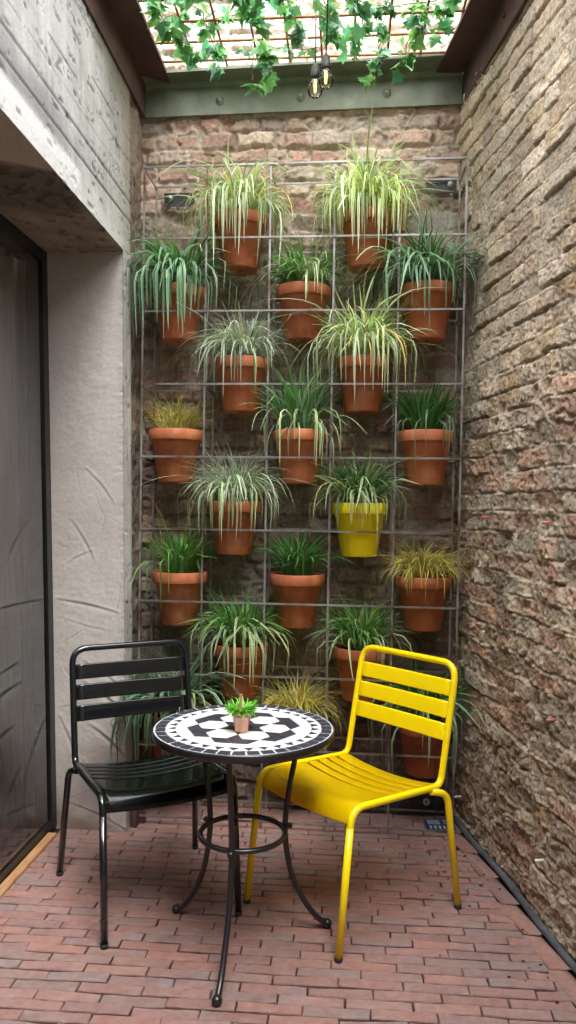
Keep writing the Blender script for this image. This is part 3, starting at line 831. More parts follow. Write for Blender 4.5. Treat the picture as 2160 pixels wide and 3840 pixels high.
def make_blades(rs, n, rad, lmin, lmax, w, elev, spread, droop, ymax=.165, nseg=9, bias=None, bend=1.0, wmin=.7, rim=.128, xmin=-9):
    out = []; shade = []
    for k in range(n):
        a = rs.rand() * 2 * PI; r = rad * math.sqrt(rs.rand())
        az = a + .5 * rs.randn()
        if bias is not None and rs.rand() < bias[1]: az = bias[0] + .6 * rs.randn()
        L = lmin + (lmax - lmin) * rs.rand() ** 1.2
        el = math.radians(elev + .8 * spread * rs.randn()); el = min(el, math.radians(94))
        # leaves from the rim lean outward more
        el -= .35 * (r / rad) * bend
        g = droop * (.30 + 1.15 * rs.rand()); kink = rs.randint(3, nseg) if rs.rand() < .10 else 99; kd = .5 + .9 * rs.rand(); sway = rs.randn() * .5
        step = L / nseg
        p = Vector((r * math.cos(a), r * math.sin(a), -.004))
        pts = [p.copy()]
        tw = rs.randn() * .5
        for i in range(nseg):
            s = (i + .5) / nseg
            e = max(el - g * (.25 * s + .75 * float(sstep(.12, .85, np.array(s)))) - (kd if i >= kink else 0), -1.62)
            az2 = az + tw * .25 * s + sway * s * s
            d = Vector((math.cos(e) * math.cos(az2), math.cos(e) * math.sin(az2), math.sin(e)))
            p = p + d * step
            if p.x < xmin: p.x = xmin + .09 * rs.rand() * (i / nseg)
            if p.y > ymax: p.y = ymax - .3 * (p.y - ymax) * rs.rand()
            if p.z < .02 and math.hypot(p.x, p.y) < rim and i > 1:      # hang clear of the rim
                h = math.hypot(p.x, p.y) + 1e-6; q = (rim + .002) / h
                if p.y * q < ymax: p.x *= q; p.y *= q
            pts.append(p.copy())
        ww = w * .84 * (wmin + (1 - wmin) * 1.6 * rs.rand())
        ws = []
        for i in range(nseg + 1):
            s = i / nseg
            ws.append(ww * .5 * (.65 + .7 * min(1, s * 3)) * (1 - max(0, (s - .55) / .45) ** 1.6 * .94) * .85)
        side = Vector((-math.sin(az), math.cos(az), .25 * rs.randn()))
        out.append((pts, ws, side))
        f = .62 + 1.0 * rs.rand() ** 1.3
        hue = rs.rand()
        col = (f * (1 + .12 * (hue - .5)), f, f * (1 - .2 * (hue - .5)))
        if rs.rand() < .03: col = (f * 1.8, f * 1.15, f * .7)
        shade.append(col)
    return out, shade

def pot_profile(R, H, rim):
    """outer then inner profile, z=0 at the rim top"""
    rb = R * .64; rw = R * .875
    return [(0, -H), (rb - .004, -H), (rb, -H + .004), (rw, -rim - .001), (rw + .002, -rim), (R - .004, -rim + .001), (R - .001, -rim + .005), (R, -.004), (R - .003, -.0005), (R - .006, 0),
            (R - .011, -.001), (R - .013, -.006), (R - .016, -.05)]

def potted(name, label, cat, loc, R, H, rim, potmat, group=None):
    t = thing(name, label, cat, loc, 0, group)
    bm = bmesh.new(); lathe(bm, pot_profile(R, H, rim), seg=48)
    lathe(bm, [(0, -H - .0005), (.010, -H - .0005)], seg=14, mi=1)
    obj('pot', bm, [potmat, M['soil']], t)
    bm = bmesh.new()
    rs = np.random.RandomState(int(abs(loc[0] * 1000)))
    lathe(bm, [(R - .014, -.022), (R * .6, -.014), (R * .3, -.012), (0, -.010)], seg=24)
    for v in bm.verts: v.co.z += .004 * rs.randn()
    obj('soil', bm, M['soil'], t)
    return t

G = 'potted grasses set in the wall rack'
S = dict(  # n, rad, lmin, lmax, width, elevation, spread, droop
    pale=dict(n=330, lmin=.22, lmax=.50, w=.0085, elev=80, spread=15, droop=2.9, mat='grass_pale'),
    pale2=dict(n=330, lmin=.22, lmax=.52, w=.0085, elev=80, spread=14, droop=2.8, mat='grass_pale2'),
)
FRONT = -PI / 2
PL = [
 # label, column, row, dx, layers (material, n, lmin, lmax, width, elevation, spread, droop, bias)
 ('terracotta pot in the top row with cream striped sedge spilling over, left of its twin', 1, 1, -.004, [('grass_pale2', 44, .2, .36, .0075, 91, 15, 1.1, (0, 0)), ('grass_pale', 280, .20, .46, .0085, 76, 16, 3.0, None), ('grass_pale2', 110, .2, .40, .008, 86, 12, 2.0, None), ('grass_pale', 90, .34, .60, .0095, 60, 14, 3.1, (FRONT, .75)), ('grass_pale', 16, .42, .56, .007, 68, 12, 1.9, None)]),
 ('terracotta pot in the top row with tall yellow striped sedge, nearest the right bracket', 3, 1, .008, [('grass_pale2', 50, .2, .40, .0075, 91, 15, 1.1, (0, 0)), ('grass_pale2', 300, .2, .46, .0085, 78, 15, 2.9, None), ('grass_pale2', 34, .34, .52, .009, 90, 9, 1.9, None), ('grass_pale', 90, .32, .58, .0095, 60, 14, 3.1, (FRONT, .75)), ('grass_pale', 16, .42, .58, .007, 68, 12, 1.9, None)]),
 ('terracotta pot with broad green lilyturf beside the concrete column, second row from top', 0, 2, .0, [('grass_green', 110, .2, .36, .0115, 90, 12, .9, None), ('grass_blue', 120, .26, .44, .012, 68, 15, 3.1, (FRONT, .5)), ('grass_blue', 60, .36, .54, .0125, 62, 13, 3.1, (FRONT - .4, .8)), ('grass_green', 6, .42, .54, .014, 97, 4, .6, (PI, .95))]),
 ('terracotta pot with short mid green tuft in the centre of the second row', 2, 2, .006, [('grass_green', 60, .18, .27, .0075, 92, 14, .6, (0, 0)), ('grass_green', 210, .13, .29, .008, 84, 16, 1.7, None), ('grass_edge', 50, .2, .36, .0085, 66, 16, 2.9, None), ('grass_edge', 14, .3, .46, .007, 56, 12, 2.9, (PI, .7))]),
 ('terracotta pot with wide arching blue green leaves, second row beside the right wall', 4, 2, -.002, [('grass_deep', 90, .18, .36, .0105, 90, 12, 1.1, None), ('grass_blue', 100, .26, .44, .011, 66, 15, 2.6, None), ('grass_blue', 46, .36, .62, .0115, 58, 10, 2.3, (PI + .3, .85)), ('grass_blue', 36, .34, .5, .0115, 58, 12, 2.6, (-.5, .8))]),
 ('terracotta pot with fine grey green sedge in the left of the third row', 1, 3, .010, [('grass_silver', 90, .16, .28, .0055, 92, 16, .6, (0, 0)), ('grass_silver', 270, .16, .33, .0055, 74, 20, 1.8, None), ('grass_silver', 60, .28, .48, .006, 56, 14, 2.5, (PI + .5, .6)), ('grass_edge', 14, .26, .40, .0085, 66, 15, 3.0, (FRONT, .8))]),
 ('terracotta pot with long cream striped sedge in the right of the third row', 3, 3, -.003, [('grass_pale2', 90, .2, .36, .007, 92, 12, .8, (0, 0)), ('grass_pale2', 200, .2, .40, .0075, 82, 14, 2.0, None), ('grass_pale', 110, .3, .52, .008, 68, 16, 3.0, None), ('grass_pale', 60, .36, .58, .0085, 62, 12, 3.1, (FRONT, .7)), ('grass_silver', 24, .44, .62, .007, 60, 12, 2.4, (PI + .2, .7))]),
 ('terracotta pot with short golden grass in the fourth row beside the concrete column', 0, 4, -.008, [('grass_gold', 260, .10, .25, .004, 80, 17, 1.0, None)]),
 ('terracotta pot with tall leaning green leaves in the centre of the fourth row', 2, 4, .0, [('grass_blue', 90, .22, .38, .0105, 92, 10, .9, None), ('grass_green', 60, .22, .40, .0105, 92, 11, .9, None), ('grass_edge', 34, .26, .44, .009, 60, 15, 2.9, (-2.6, .6)), ('grass_edge', 16, .28, .42, .007, 55, 15, 2.6, (-.3, .8)), ('grass_green', 6, .32, .40, .015, 86, 8, .7, (2.6, .9))]),
 ('terracotta pot with dense upright dark green leaves in the fourth row by the right wall', 4, 4, .0, [('grass_deep', 190, .16, .31, .009, 92, 13, .8, None), ('grass_blue', 26, .22, .40, .0075, 66, 15, 2.7, None)]),
 ('terracotta pot with silver edged arching sedge left of the yellow pot', 1, 5, -.017, [('grass_silver', 110, .18, .32, .0055, 92, 15, .7, (0, 0)), ('grass_silver', 240, .16, .34, .006, 78, 17, 1.8, None), ('grass_edge', 60, .24, .44, .0075, 64, 15, 3.0, None), ('grass_edge', 30, .3, .46, .008, 64, 12, 3.0, (FRONT, .7)), ('grass_silver', 24, .34, .5, .006, 56, 12, 2.4, (-.2, .7))]),
 ('bright yellow painted pot with unruly white edged leaves', 3, 5, -.010, [('grass_edge', 60, .16, .30, .007, 90, 18, .8, (0, 0)), ('grass_deep', 60, .16, .30, .008, 90, 18, .8, (0, 0)), ('grass_edge', 110, .16, .34, .008, 76, 19, 2.3, None), ('grass_deep', 130, .16, .32, .0085, 84, 17, 1.4, None), ('grass_edge', 36, .26, .44, .0095, 58, 12, 2.7, (-.5, .8)), ('grass_edge', 12, .2, .32, .008, 64, 12, 3., (FRONT, .8))]),
 ('terracotta pot with mid green leaves in the sixth row beside the concrete column', 0, 6, .016, [('grass_green', 160, .16, .30, .0085, 90, 14, 1.1, None), ('grass_green', 12, .34, .48, .008, 62, 12, 2.9, None), ('grass_gold', 8, .34, .44, .0028, 95, 8, .5, None)]),
 ('terracotta pot with dark green leaves in the centre of the sixth row', 2, 6, -.006, [('grass_deep', 150, .16, .29, .0085, 88, 16, 1.1, None), ('grass_green', 40, .16, .30, .008, 84, 16, 1.1, None), ('grass_edge', 3, .34, .42, .009, 62, 10, 2.0, (-.2, .9))]),
 ('terracotta pot with fine yellow grass fanning out in the sixth row by the right wall', 4, 6, -.002, [('grass_gold', 360, .16, .28, .0042, 74, 19, 1.9, None)]),
 ('terracotta pot with pale edged green leaves behind the potted table plant', 1, 7, .020, [('grass_green', 80, .2, .34, .0075, 92, 14, .8, (0, 0)), ('grass_green', 180, .18, .36, .008, 84, 16, 1.5, None), ('grass_edge', 60, .24, .42, .0085, 64, 15, 3.0, None), ('grass_edge', 24, .3, .44, .0095, 64, 12, 3.0, (FRONT, .8))]),
 ('terracotta pot with green leaves behind the top bar of the yellow chair', 3, 7, .004, [('grass_green', 60, .2, .34, .0075, 92, 14, .8, (0, 0)), ('grass_green', 120, .16, .33, .008, 86, 16, 1.5, None), ('grass_edge', 36, .24, .44, .0085, 62, 13, 2.7, None)]),
 ('terracotta pot with long drooping leaves behind the black chair back', 0, 8, -.006, [('grass_blue', 110, .26, .46, .0115, 88, 13, 1.4, None), ('grass_blue', 110, .36, .62, .013, 66, 15, 3.0, None), ('grass_blue', 40, .5, .7, .013, 62, 10, 2.9, (-2.6, .9))]),
 ('terracotta pot with feathery yellow grass just behind the mosaic table top', 2, 8, -.004, [('grass_gold', 380, .18, .33, .0042, 74, 18, 1.9, None)]),
 ('terracotta pot with dark green leaves seen through the slats of the yellow chair', 4, 8, .010, [('grass_deep', 170, .2, .38, .010, 86, 15, 1.4, None), ('grass_blue', 40, .3, .5, .010, 62, 13, 2.8, None)]),
]
for q, (label, c, k, dx, layers) in enumerate(PL):
    z = ZR[k] + .125
    x = rx(0, z) + CW * (c + .5) + dx
    yel = 'yellow painted' in label
    t = potted('potted_plant', label, 'potted plant', (x, 3.435, z), .1235, .236, .050, M['yellow_pot'] if yel else M['terracotta'], G)
    t.rotation_euler = (0, 0, 0)
    rs = np.random.RandomState(100 + q)
    for (mat, n, l0, l1, w, el, sp, dr_, bias) in layers:
        if bias is None: l1 = l0 + (l1 - l0) * .80; el = min(el + 4, 92)
        elif l1 > .4 and k < 6: n = int(n * .72)
        if mat == 'grass_pale': n = int(n * .62)
        bl, sh = make_blades(rs, n, .075, l0, l1, w, el, sp, dr_, bias=bias, xmin=-.185 if c == 0 else -9)
        blade_mesh('leaves', bl, M[mat], t, sh)

# small plant on the table
TBL = (-.318, 2.43)
t = potted('potted_plant', 'small glazed pink clay pot with bright green leaves on the mosaic table', 'potted plant', (-.318, 2.372, .7655), .033, .0635, .012, M['pale_terracotta'])
rs = np.random.RandomState(77)
bl, sh = make_blades(rs, 260, .026, .016, .048, .0048, 80, 34, .9, ymax=.2, nseg=6, bend=1.6, rim=.036)
bl = [(pts, ws, sd) for pts, ws, sd in bl]
blade_mesh('leaves', bl, M['succulent'], t, [(min(1.2, f[0] * 1.1), f[1] * 1.1, f[2]) for f in sh])
bm = bmesh.new(); box(bm, (-.004, .004, .022), (.008, .003, .06), rot=Matrix.Rotation(.06, 3, 'Y'))
obj('plant_label', bm, M['wood'], t)

# ================================================================== BISTRO TABLE
tb = thing('bistro_table', 'round bistro table with black and white mosaic top and curved iron legs', 'table', (TBL[0], TBL[1], 0))
TR = .288; TZ = .70
bm = bmesh.new()
lathe(bm, [(0, TZ - .016), (TR - .012, TZ - .016), (TR - .012, TZ - .024), (TR - .003, TZ - .024), (TR, TZ - .021), (TR + .001, TZ - .003), (TR - .002, TZ + .0005), (TR - .0035, TZ + .0003), (TR - .004, TZ - .003)], seg=96)
obj('table_rim', bm, M['black_iron'], tb)
bm = bmesh.new()
lathe(bm, [(TR - .0036, TZ - .0006), (0, TZ - .0006)], seg=96)
gr = obj('grout_bed', bm, M['grout'], tb)
def tiles():
    bm = bmesh.new(); rs = np.random.RandomState(4)
    def tile(poly, mi, gap=.0016):
        p = [Vector((a, b, 0)) for a, b in poly]; n = len(p)
        c = sum(p, Vector()) / n
        ar = sum(p[i].x * p[(i + 1) % n].y - p[(i + 1) % n].x * p[i].y for i in range(n))
        if ar < 0: p = p[::-1]
        q = []
        for i in range(n):
            a, b, d = p[i - 1], p[i], p[(i + 1) % n]
            e1 = (b - a).normalized(); e2 = (d - b).normalized()
            n1 = Vector((-e1.y, e1.x, 0)); n2 = Vector((-e2.y, e2.x, 0))
            den = 1 + n1.dot(n2)
            o = (n1 + n2) / max(den, .35) * gap * .5 * (1 + .25 * rs.randn())
            q.append(b + o)
        zt = TZ + .0008 + .0003 * rs.randn()
        lo = [bm.verts.new((v.x, v.y, TZ - .002)) for v in q]; hi = [bm.verts.new((v.x, v.y, zt)) for v in q]
        f = bm.faces.new(hi); f.material_index = mi
        for i in range(n):
            f = bm.faces.new((lo[i], lo[(i + 1) % n], hi[(i + 1) % n], hi[i])); f.material_index = mi
    pol = lambda r, a: (r * math.cos(a), r * math.sin(a))
    R = TR - .006
    def ring(r0, r1, n, mi, off=0, sub=2, gap=.003):
        for k in range(n):
            a0 = 2 * PI * (k + off) / n; a1 = 2 * PI * (k + 1 + off) / n
            tile([pol(r0, a0), pol(r1, a0), pol(r1, (a0 + a1) / 2), pol(r1, a1), pol(r0, a1), pol(r0, (a0 + a1) / 2)], mi, gap)
    ring(.868 * R, R, 40, 1, gap=.0062)
    n = 32; r0, r1 = .765 * R, .868 * R
    for k in range(n):
        a0 = 2 * PI * k / n; a1 = 2 * PI * (k + 1) / n; am = (a0 + a1) / 2
        tile([pol(r1, a0 + .01), pol(r1 * 1.0, am), pol(r1, a1 - .01), pol(r0 * 1.005, am + .02), pol(r0 * 1.005, am - .02)], 0, .002)
        tile([pol(r0, a1 - .075), pol(r0, a1 + .075), pol(r1 * .985, a1)], 1, .0022)
    a = .64 * R / 3.6; A0 = math.radians(-5)
    ring(.655 * R, .762 * R, 24, 0, .3, gap=.0012)
    def rot(p, k): an = A0 + k * PI / 3; return (p[0] * math.cos(an) - p[1] * math.sin(an), p[0] * math.sin(an) + p[1] * math.cos(an))
    s3 = math.sqrt(3) / 2
    for k in range(6):
        hexa = [(2 * a + a * math.cos(PI / 3 * j), a * math.sin(PI / 3 * j)) for j in range(6)]
        tile([rot(p, k) for p in hexa], 0, .002)
        # star point at 30 degrees, split lengthwise
        tip = (1.5 * a, s3 * a); l = (a, 0); u = (.5 * a, s3 * a)
        tile([rot(p, k) for p in ((0, 0), l, tip)], 1, .002); tile([rot(p, k) for p in ((0, 0), tip, u)], 1, .002)
        # outer rhombus in the notch, split
        t2 = (3 * a, 2 * s3 * a); v1 = (2.5 * a, s3 * a); v2 = (2 * a, 2 * s3 * a)
        tile([rot(p, k) for p in (tip, v1, t2)], 1, .002); tile([rot(p, k) for p in (tip, t2, v2)], 1, .002)
        # blocks on the outer edges of the hexagons
        w = (3.5 * a, s3 * a)
        tile([rot(p, k) for p in (v1, (3 * a, 0), w, t2)], 1, .002)
        wm = (w[0], -w[1]); t2m = (t2[0], -t2[1]); v1m = (v1[0], -v1[1])
        tile([rot(p, k) for p in (v1m, t2m, wm, (3 * a, 0))], 1, .002)
        # white fillers
        tile([rot(p, k) for p in ((3 * a, 0), (3.52 * a, -.8 * a), (3.64 * a, 0), (3.52 * a, .8 * a))], 0, .002)
    return obj('mosaic', bm, [M['tile_white'], M['tile_black']], tb)
tiles()
FEET = [(-.568, 2.604), (-.345, 2.136), (-.046, 2.565)]
for (fx, fy) in FEET:
    a = math.atan2(fy - TBL[1], fx - TBL[0])
    ca_, sa = math.cos(a), math.sin(a)
    ctrl = [(.194, .684), (.178, .58), (.158, .48), (.146, .38), (.150, .30), (.172, .20), (.215, .11), (.262, .045), (.298, .016)]
    # Catmull-Rom
    pts = []
    for i in range(len(ctrl) - 1):
        p0 = ctrl[max(i - 1, 0)]; p1 = ctrl[i]; p2 = ctrl[i + 1]; p3 = ctrl[min(i + 2, len(ctrl) - 1)]
        for s in range(4):
            tt = s / 4
            f = lambda j: .5 * (2 * p1[j] + (p2[j] - p0[j]) * tt + (2 * p0[j] - 5 * p1[j] + 4 * p2[j] - p3[j]) * tt ** 2 + (3 * p1[j] - p0[j] - 3 * p2[j] + p3[j]) * tt ** 3)
            pts.append((f(0), f(1)))
    pts.append(ctrl[-1])
    bm = bmesh.new(); tube(bm, [(r * ca_, r * sa, z) for r, z in pts], .0095, 10)
    lg = obj('leg', bm, M['black_iron'], tb)
    bm = bmesh.new(); bmesh.ops.create_uvsphere(bm, u_segments=16, v_segments=10, radius=.0155)
    for f in bm.faces: f.smooth = True
    bmesh.ops.translate(bm, vec=(.302 * ca_, .302 * sa, .0155), verts=bm.verts)
    obj('foot', bm, M['black_iron'], lg)
    bm = bmesh.new(); lathe(bm, [(0, .022), (.009, .022), (.009, 0), (0, 0)], seg=12)
    bmesh.ops.rotate(bm, matrix=Matrix.Rotation(PI / 2, 3, 'Y'), verts=bm.verts)
    bmesh.ops.rotate(bm, matrix=Matrix.Rotation(a, 3, 'Z'), verts=bm.verts)
    bmesh.ops.translate(bm, vec=(.146 * ca_, .146 * sa, .362), verts=bm.verts)
    obj('bolt', bm, M['black_iron'], lg)
bm = bmesh.new(); tube(bm, [(.135 * math.cos(2 * PI * k / 48), .135 * math.sin(2 * PI * k / 48), .362) for k in range(48)], .0085, 10, closed=True)
obj('brace_ring', bm, M['black_iron'], tb)

# ================================================================== CHAIRS
def make_chair(label, loc, rz, mat):
    """local: +y is the front"""
    t = thing('bistro_chair', label, 'chair', loc, rz, None)
    RT = .0122
    W = .228
    # back hoop + seat rails + front legs: one bent tube
    path = [(-.230, .275, .012), (-W, .222, .458), (-W, -.222, .430), (-W, -.305, .848), (W, -.305, .848), (W, -.222, .430), (W, .222, .458), (.230, .275, .012)]
    half = fillet(path, [.055, .045, .062, .062, .045, .055], 7)
    # split into frame (hoop and rails) and two front legs
    zc = .40
    lo_end = [i for i, p in enumerate(half) if p.y > .1 and p.z < zc]
    n = len(half)
    li = max(i for i in lo_end if i < n / 2); ri = min(i for i in lo_end if i > n / 2)
    def cut(a, b): s = (zc - a.z) / (b.z - a.z); return a.lerp(b, s)
    cL = cut(half[li], half[li + 1]); cR = cut(half[ri], half[ri - 1])
    bm = bmesh.new(); tube(bm, [cL] + half[li + 1:ri] + [cR], RT, 12, cap=False); obj('frame', bm, mat, t)
    for seg_ in (half[:li + 1] + [cL], [cR] + half[ri:]):
        bm = bmesh.new(); tube(bm, seg_, RT, 12); lg = obj('leg', bm, mat, t)
        foot = min(seg_, key=lambda p: p.z)
        bm = bmesh.new(); lathe(bm, [(0, 0), (RT + .0005, 0), (RT + .001, .004), (RT + .001, .014), (0, .014)], c=(foot.x, foot.y, 0), seg=14); obj('foot_cap', bm, M['rubber'], lg)
    for s in (-1, 1):
        p = fillet([(s * (W + .004), -.165, .424), (s * (W + .020), -.235, .405), (s * .270, -.275, .012)], .075, 8)
        bm = bmesh.new(); tube(bm, p, RT, 12); lg = obj('leg', bm, mat, t)
        bm = bmesh.new(); lathe(bm, [(0, 0), (RT + .0005, 0), (RT + .001, .004), (RT + .001, .014), (0, .014)], c=(s * .270, -.275, 0), seg=14); obj('foot_cap', bm, M['rubber'], lg)
    # backrest slats
    for (za, zb) in ((.789, .733), (.714, .657), (.638, .580)):
        bm = bmesh.new()
        yy = lambda z: -.222 - (z - .43) / .418 * .083
        ht = za - zb; zc_ = (za + zb) / 2
        # flat face with both long edges folded back
        nx = 12
        prof = [(-.011, ht / 2 - .0015), (-.009, ht / 2 - .0004), (-.004, ht / 2), (-.0015, ht / 2 - .0008), (0, ht / 2 - .003), (.0001, ht / 2 - .0045), (.0003, 0), (.0001, -ht / 2 + .0045), (0, -ht / 2 + .003), (-.0015, -ht / 2 + .0008), (-.004, -ht / 2), (-.009, -ht / 2 + .0004)]
        g = []
        for i in range(nx + 1):
            u = -1 + 2 * i / nx
            g.append([bm.verts.new((u * (W - .004), yy(zc_ + dz) + .004 + dy - .006 * (1 - u * u), zc_ + dz)) for (dy, dz) in prof])
        for i in range(nx):
            for j in range(len(prof) - 1):
                bm.faces.new((g[i][j], g[i][j + 1], g[i + 1][j + 1], g[i + 1][j])).smooth = True
        bmesh.ops.recalc_face_normals(bm, faces=bm.faces[:])
        bmesh.ops.solidify(bm, geom=bm.faces[:], thickness=.0016)
        obj('slat', bm, mat, t)
    # seat: pressed sheet with four slots and a rolled front edge
    bm = bmesh.new()
    prof = []      # (y, z offset) along the depth: strips separated by slots
    cuts = [-.212, -.146, -.094, -.042, .010]
    def zr(y): return .430 + (y + .222) / .444 * .028 + .0075
    def strip(ys, last=False):
        nx = 18; g = []
        for (y, dz) in ys:
            row = []
            for i in range(nx + 1):
                u = -1 + 2 * i / nx
                dip = -.021 * (1 - u * u) * (1 if y < .13 else max(.40, 1 - (y - .13) * 7))
                bow = .006 * (1 - u * u)
                row.append(bm.verts.new((u * (W - .002), y + (bow if last and y > .1 else 0), zr(min(y, .19)) + dz + dip)))
            g.append(row)
        for a, b in zip(g[:-1], g[1:]):
            for i in range(nx): bm.faces.new((a[i], a[i + 1], b[i + 1], b[i])).smooth = True
    for k in range(4):
        y0, y1 = cuts[k] + (.006 if k else 0), cuts[k + 1] - .006
        ym = (y0 + y1) / 2
        strip([(y0, -.007), (y0 + .0004, -.003), (y0 + .0013, -.0012), (y0 + .003, -.0003), (y0 + .0055, 0), (ym, .0004), (y1 - .0055, 0), (y1 - .003, -.0003), (y1 - .0013, -.0012), (y1 - .0004, -.003), (y1, -.007)])
    ys = [(cuts[4] + .006, -.007), (cuts[4] + .0064, -.003), (cuts[4] + .0073, -.0012), (cuts[4] + .009, -.0003), (cuts[4] + .0115, 0), (.07, 0), (.12, 0), (.142, -.0003)]
    r = .078
    for k in range(1, 8):
        an = k / 7 * math.radians(72)
        ys.append((.148 + r * math.sin(an), -.0006 - r * (1 - math.cos(an))))
    ys.append((.2225, -.0575)); ys.append((.217, -.0600)); ys.append((.209, -.057))
    strip(ys, True)
    # side bridges that tie the strips together
    for s in (-1, 1):
        vs = []
        for y in (-.212, .0):
            for du in (0, .018):
                vs.append(bm.verts.new((s * (W - .002 - du), y, zr(y) - .0015)))
        bm.faces.new((vs[0], vs[1], vs[3], vs[2]) if s > 0 else (vs[0], vs[2], vs[3], vs[1]))
    bmesh.ops.solidify(bm, geom=bm.faces[:], thickness=.003)
    obj('seat', bm, mat, t)
    return t
make_chair('black slatted metal bistro chair standing by the glass door', (-.692, 2.732, 0), math.radians(-149.1), M['black'])
make_chair('yellow slatted metal bistro chair wet with rain drops', (.022, 2.733, 0), math.radians(-224.7), M['yellow'])

# ================================================================== SMALL THINGS
# festoon bulbs
def bulb(label, c, top):
    t = thing('pendant_bulb', label, 'light bulb', c)
    bm = bmesh.new(); lathe(bm, [(.0, -.036), (.010, -.0355), (.020, -.031), (.0275, -.021), (.030, -.008), (.0285, .006), (.023, .020), (.017, .031), (.0145, .040), (.0145, .046)], seg=32)
    gb = obj('glass_bulb', bm, M['bulb_glass'], t)
    bm = bmesh.new()
    for s in (-1, 1):
        tube(bm, [(s * .004, 0, .040), (s * .005, 0, .012), (s * .0035, 0, -.012), (s * .001, 0, -.016)], .0013, 6)
    tube(bm, [(0, .003, .04), (0, .004, -.014)], .0012, 6)
    obj('filament', bm, M['filament'], gb)
    bm = bmesh.new(); lathe(bm, [(.0, .040), (.0165, .040), (.0185, .046), (.0185, .066), (.0165, .069), (.0165, .088), (.010, .096), (.004, .104), (0, .104)], seg=24)
    tube(bm, [(.018, 0, .055), (.026, 0, .058)], .003, 6)
    obj('socket', bm, M['cable'], t)
    bm = bmesh.new()
    d = Vector(top) - Vector(c)
    tube(bm, [(0, 0, .10), (d.x * .5, d.y * .5, d.z * .55), tuple(d)], .0028, 6)
    obj('cable', bm, M['cable'], t)
bulb('higher of two clear filament bulbs hanging under the ivy', (-.105, 3.05, 3.092), (-.093, 2.86, 3.41))
bulb('lower of two clear filament bulbs, hanging closest to the back beam', (-.149, 3.10, 3.085), (-.15, 3.11, 3.41))

# ivy
def ivy_leaf(size, rs):
    o = [(0, 0), (.18, -.16), (.46, -.10), (.40, .10), (.66, .34), (.34, .42), (.24, .60), (0, 1.05), (-.24, .60), (-.34, .42), (-.66, .34), (-.40, .10), (-.46, -.10), (-.18, -.16)]
    mid = (0, .32)
    k = 1 + .12 * rs.randn()
    return [Vector((x * size * k, y * size, -.10 * size * (abs(x) * 1.6) ** 1.5 + .02 * size * rs.randn())) for x, y in o], Vector((mid[0], mid[1] * size, .03 * size))
def leaf_cluster(items, mat, parent):
    """items: (origin, x axis, tip axis, normal, size, colour)"""
    rs = np.random.RandomState(len(items) + 3)
    V = []; F = []; UV = []; C = []
    for (p, xa, d, nrm, sz, col) in items:
        ol, m = ivy_leaf(sz, rs)
        b = len(V); n = len(ol)
        for q in [m] + ol:
            V.append(p + xa * q.x + d * q.y + nrm * q.z); C.append(col)
        for e in range(n):
            F.append((b, b + 1 + e, b + 1 + (e + 1) % n)); UV.extend([(.5, .3), (.5 + .3 * (e % 2), .5), (.5 + .3 * ((e + 1) % 2), .5)])
    me = bpy.data.meshes.new('leaves'); me.from_pydata([tuple(v) for v in V], [], F); me.update()
    u = me.uv_layers.new(name='UVMap'); u.data.foreach_set('uv', np.array(UV, 'f').reshape(-1))
    a = me.color_attributes.new('Col', 'FLOAT_COLOR', 'POINT'); rg = np.ones((len(V), 4), 'f'); rg[:, :3] = np.array(C); a.data.foreach_set('color', rg.reshape(-1))
    return link('leaves', me, mat, parent)
def vine(label, path, nleaf, smin, smax, seed, sprig=False):
    rs = np.random.RandomState(seed)
    base = Vector(path[0])
    t = thing('ivy_vine', label, 'ivy', base, 0, 'ivy vines hung on the roof mesh')
    pts = [Vector(p) - base for p in path]
    fine = []
    for a, b in zip(pts[:-1], pts[1:]):
        for s in range(5): fine.append(a.lerp(b, s / 5) + Vector(rs.randn(3) * .006))
    fine.append(pts[-1])
    bm = bmesh.new(); tube(bm, fine, .0022, 5); obj('stem', bm, M['stem'], t)
    items = []
    if sprig:
        for k in range(9):
            az = 2 * PI * k / 9 + .3 * rs.randn()
            d = Vector((math.cos(az), math.sin(az) * .7, -.35 - .35 * rs.rand())).normalized(); nrm = Vector((0, -.5, .8)); nrm = (nrm - d * nrm.dot(d)).normalized()
            f = .7 + .6 * rs.rand()
            items.append((pts[-1] + d * .012, d.cross(nrm), d, nrm, .045 + .02 * rs.rand(), (f, f, f * 1.1)))
    else:
        for k in range(nleaf):
            i = rs.rand() * (len(fine) - 1.001); j = int(i); p = fine[j].lerp(fine[j + 1], i - j)
            sz = smin + (smax - smin) * rs.rand()
            az = rs.rand() * 2 * PI
            d = Vector((math.cos(az), math.sin(az), -.75 + .7 * rs.randn())).normalized()
            nrm = Vector((rs.randn() * .6, -.65 + .6 * rs.randn(), .25 + .7 * rs.randn()))
            nrm = (nrm - d * nrm.dot(d)).normalized()
            f = .28 + 1.3 * rs.rand() ** 1.5; bl_ = rs.rand()
            items.append((p + d * (.008 + .022 * rs.rand()), d.cross(nrm), d, nrm, sz, (f * (.75 + .5 * (1 - bl_)), f, f * (.8 + 1.1 * bl_))))
    leaf_cluster(items, M['ivy'], t)
Z1 = ZG + .006
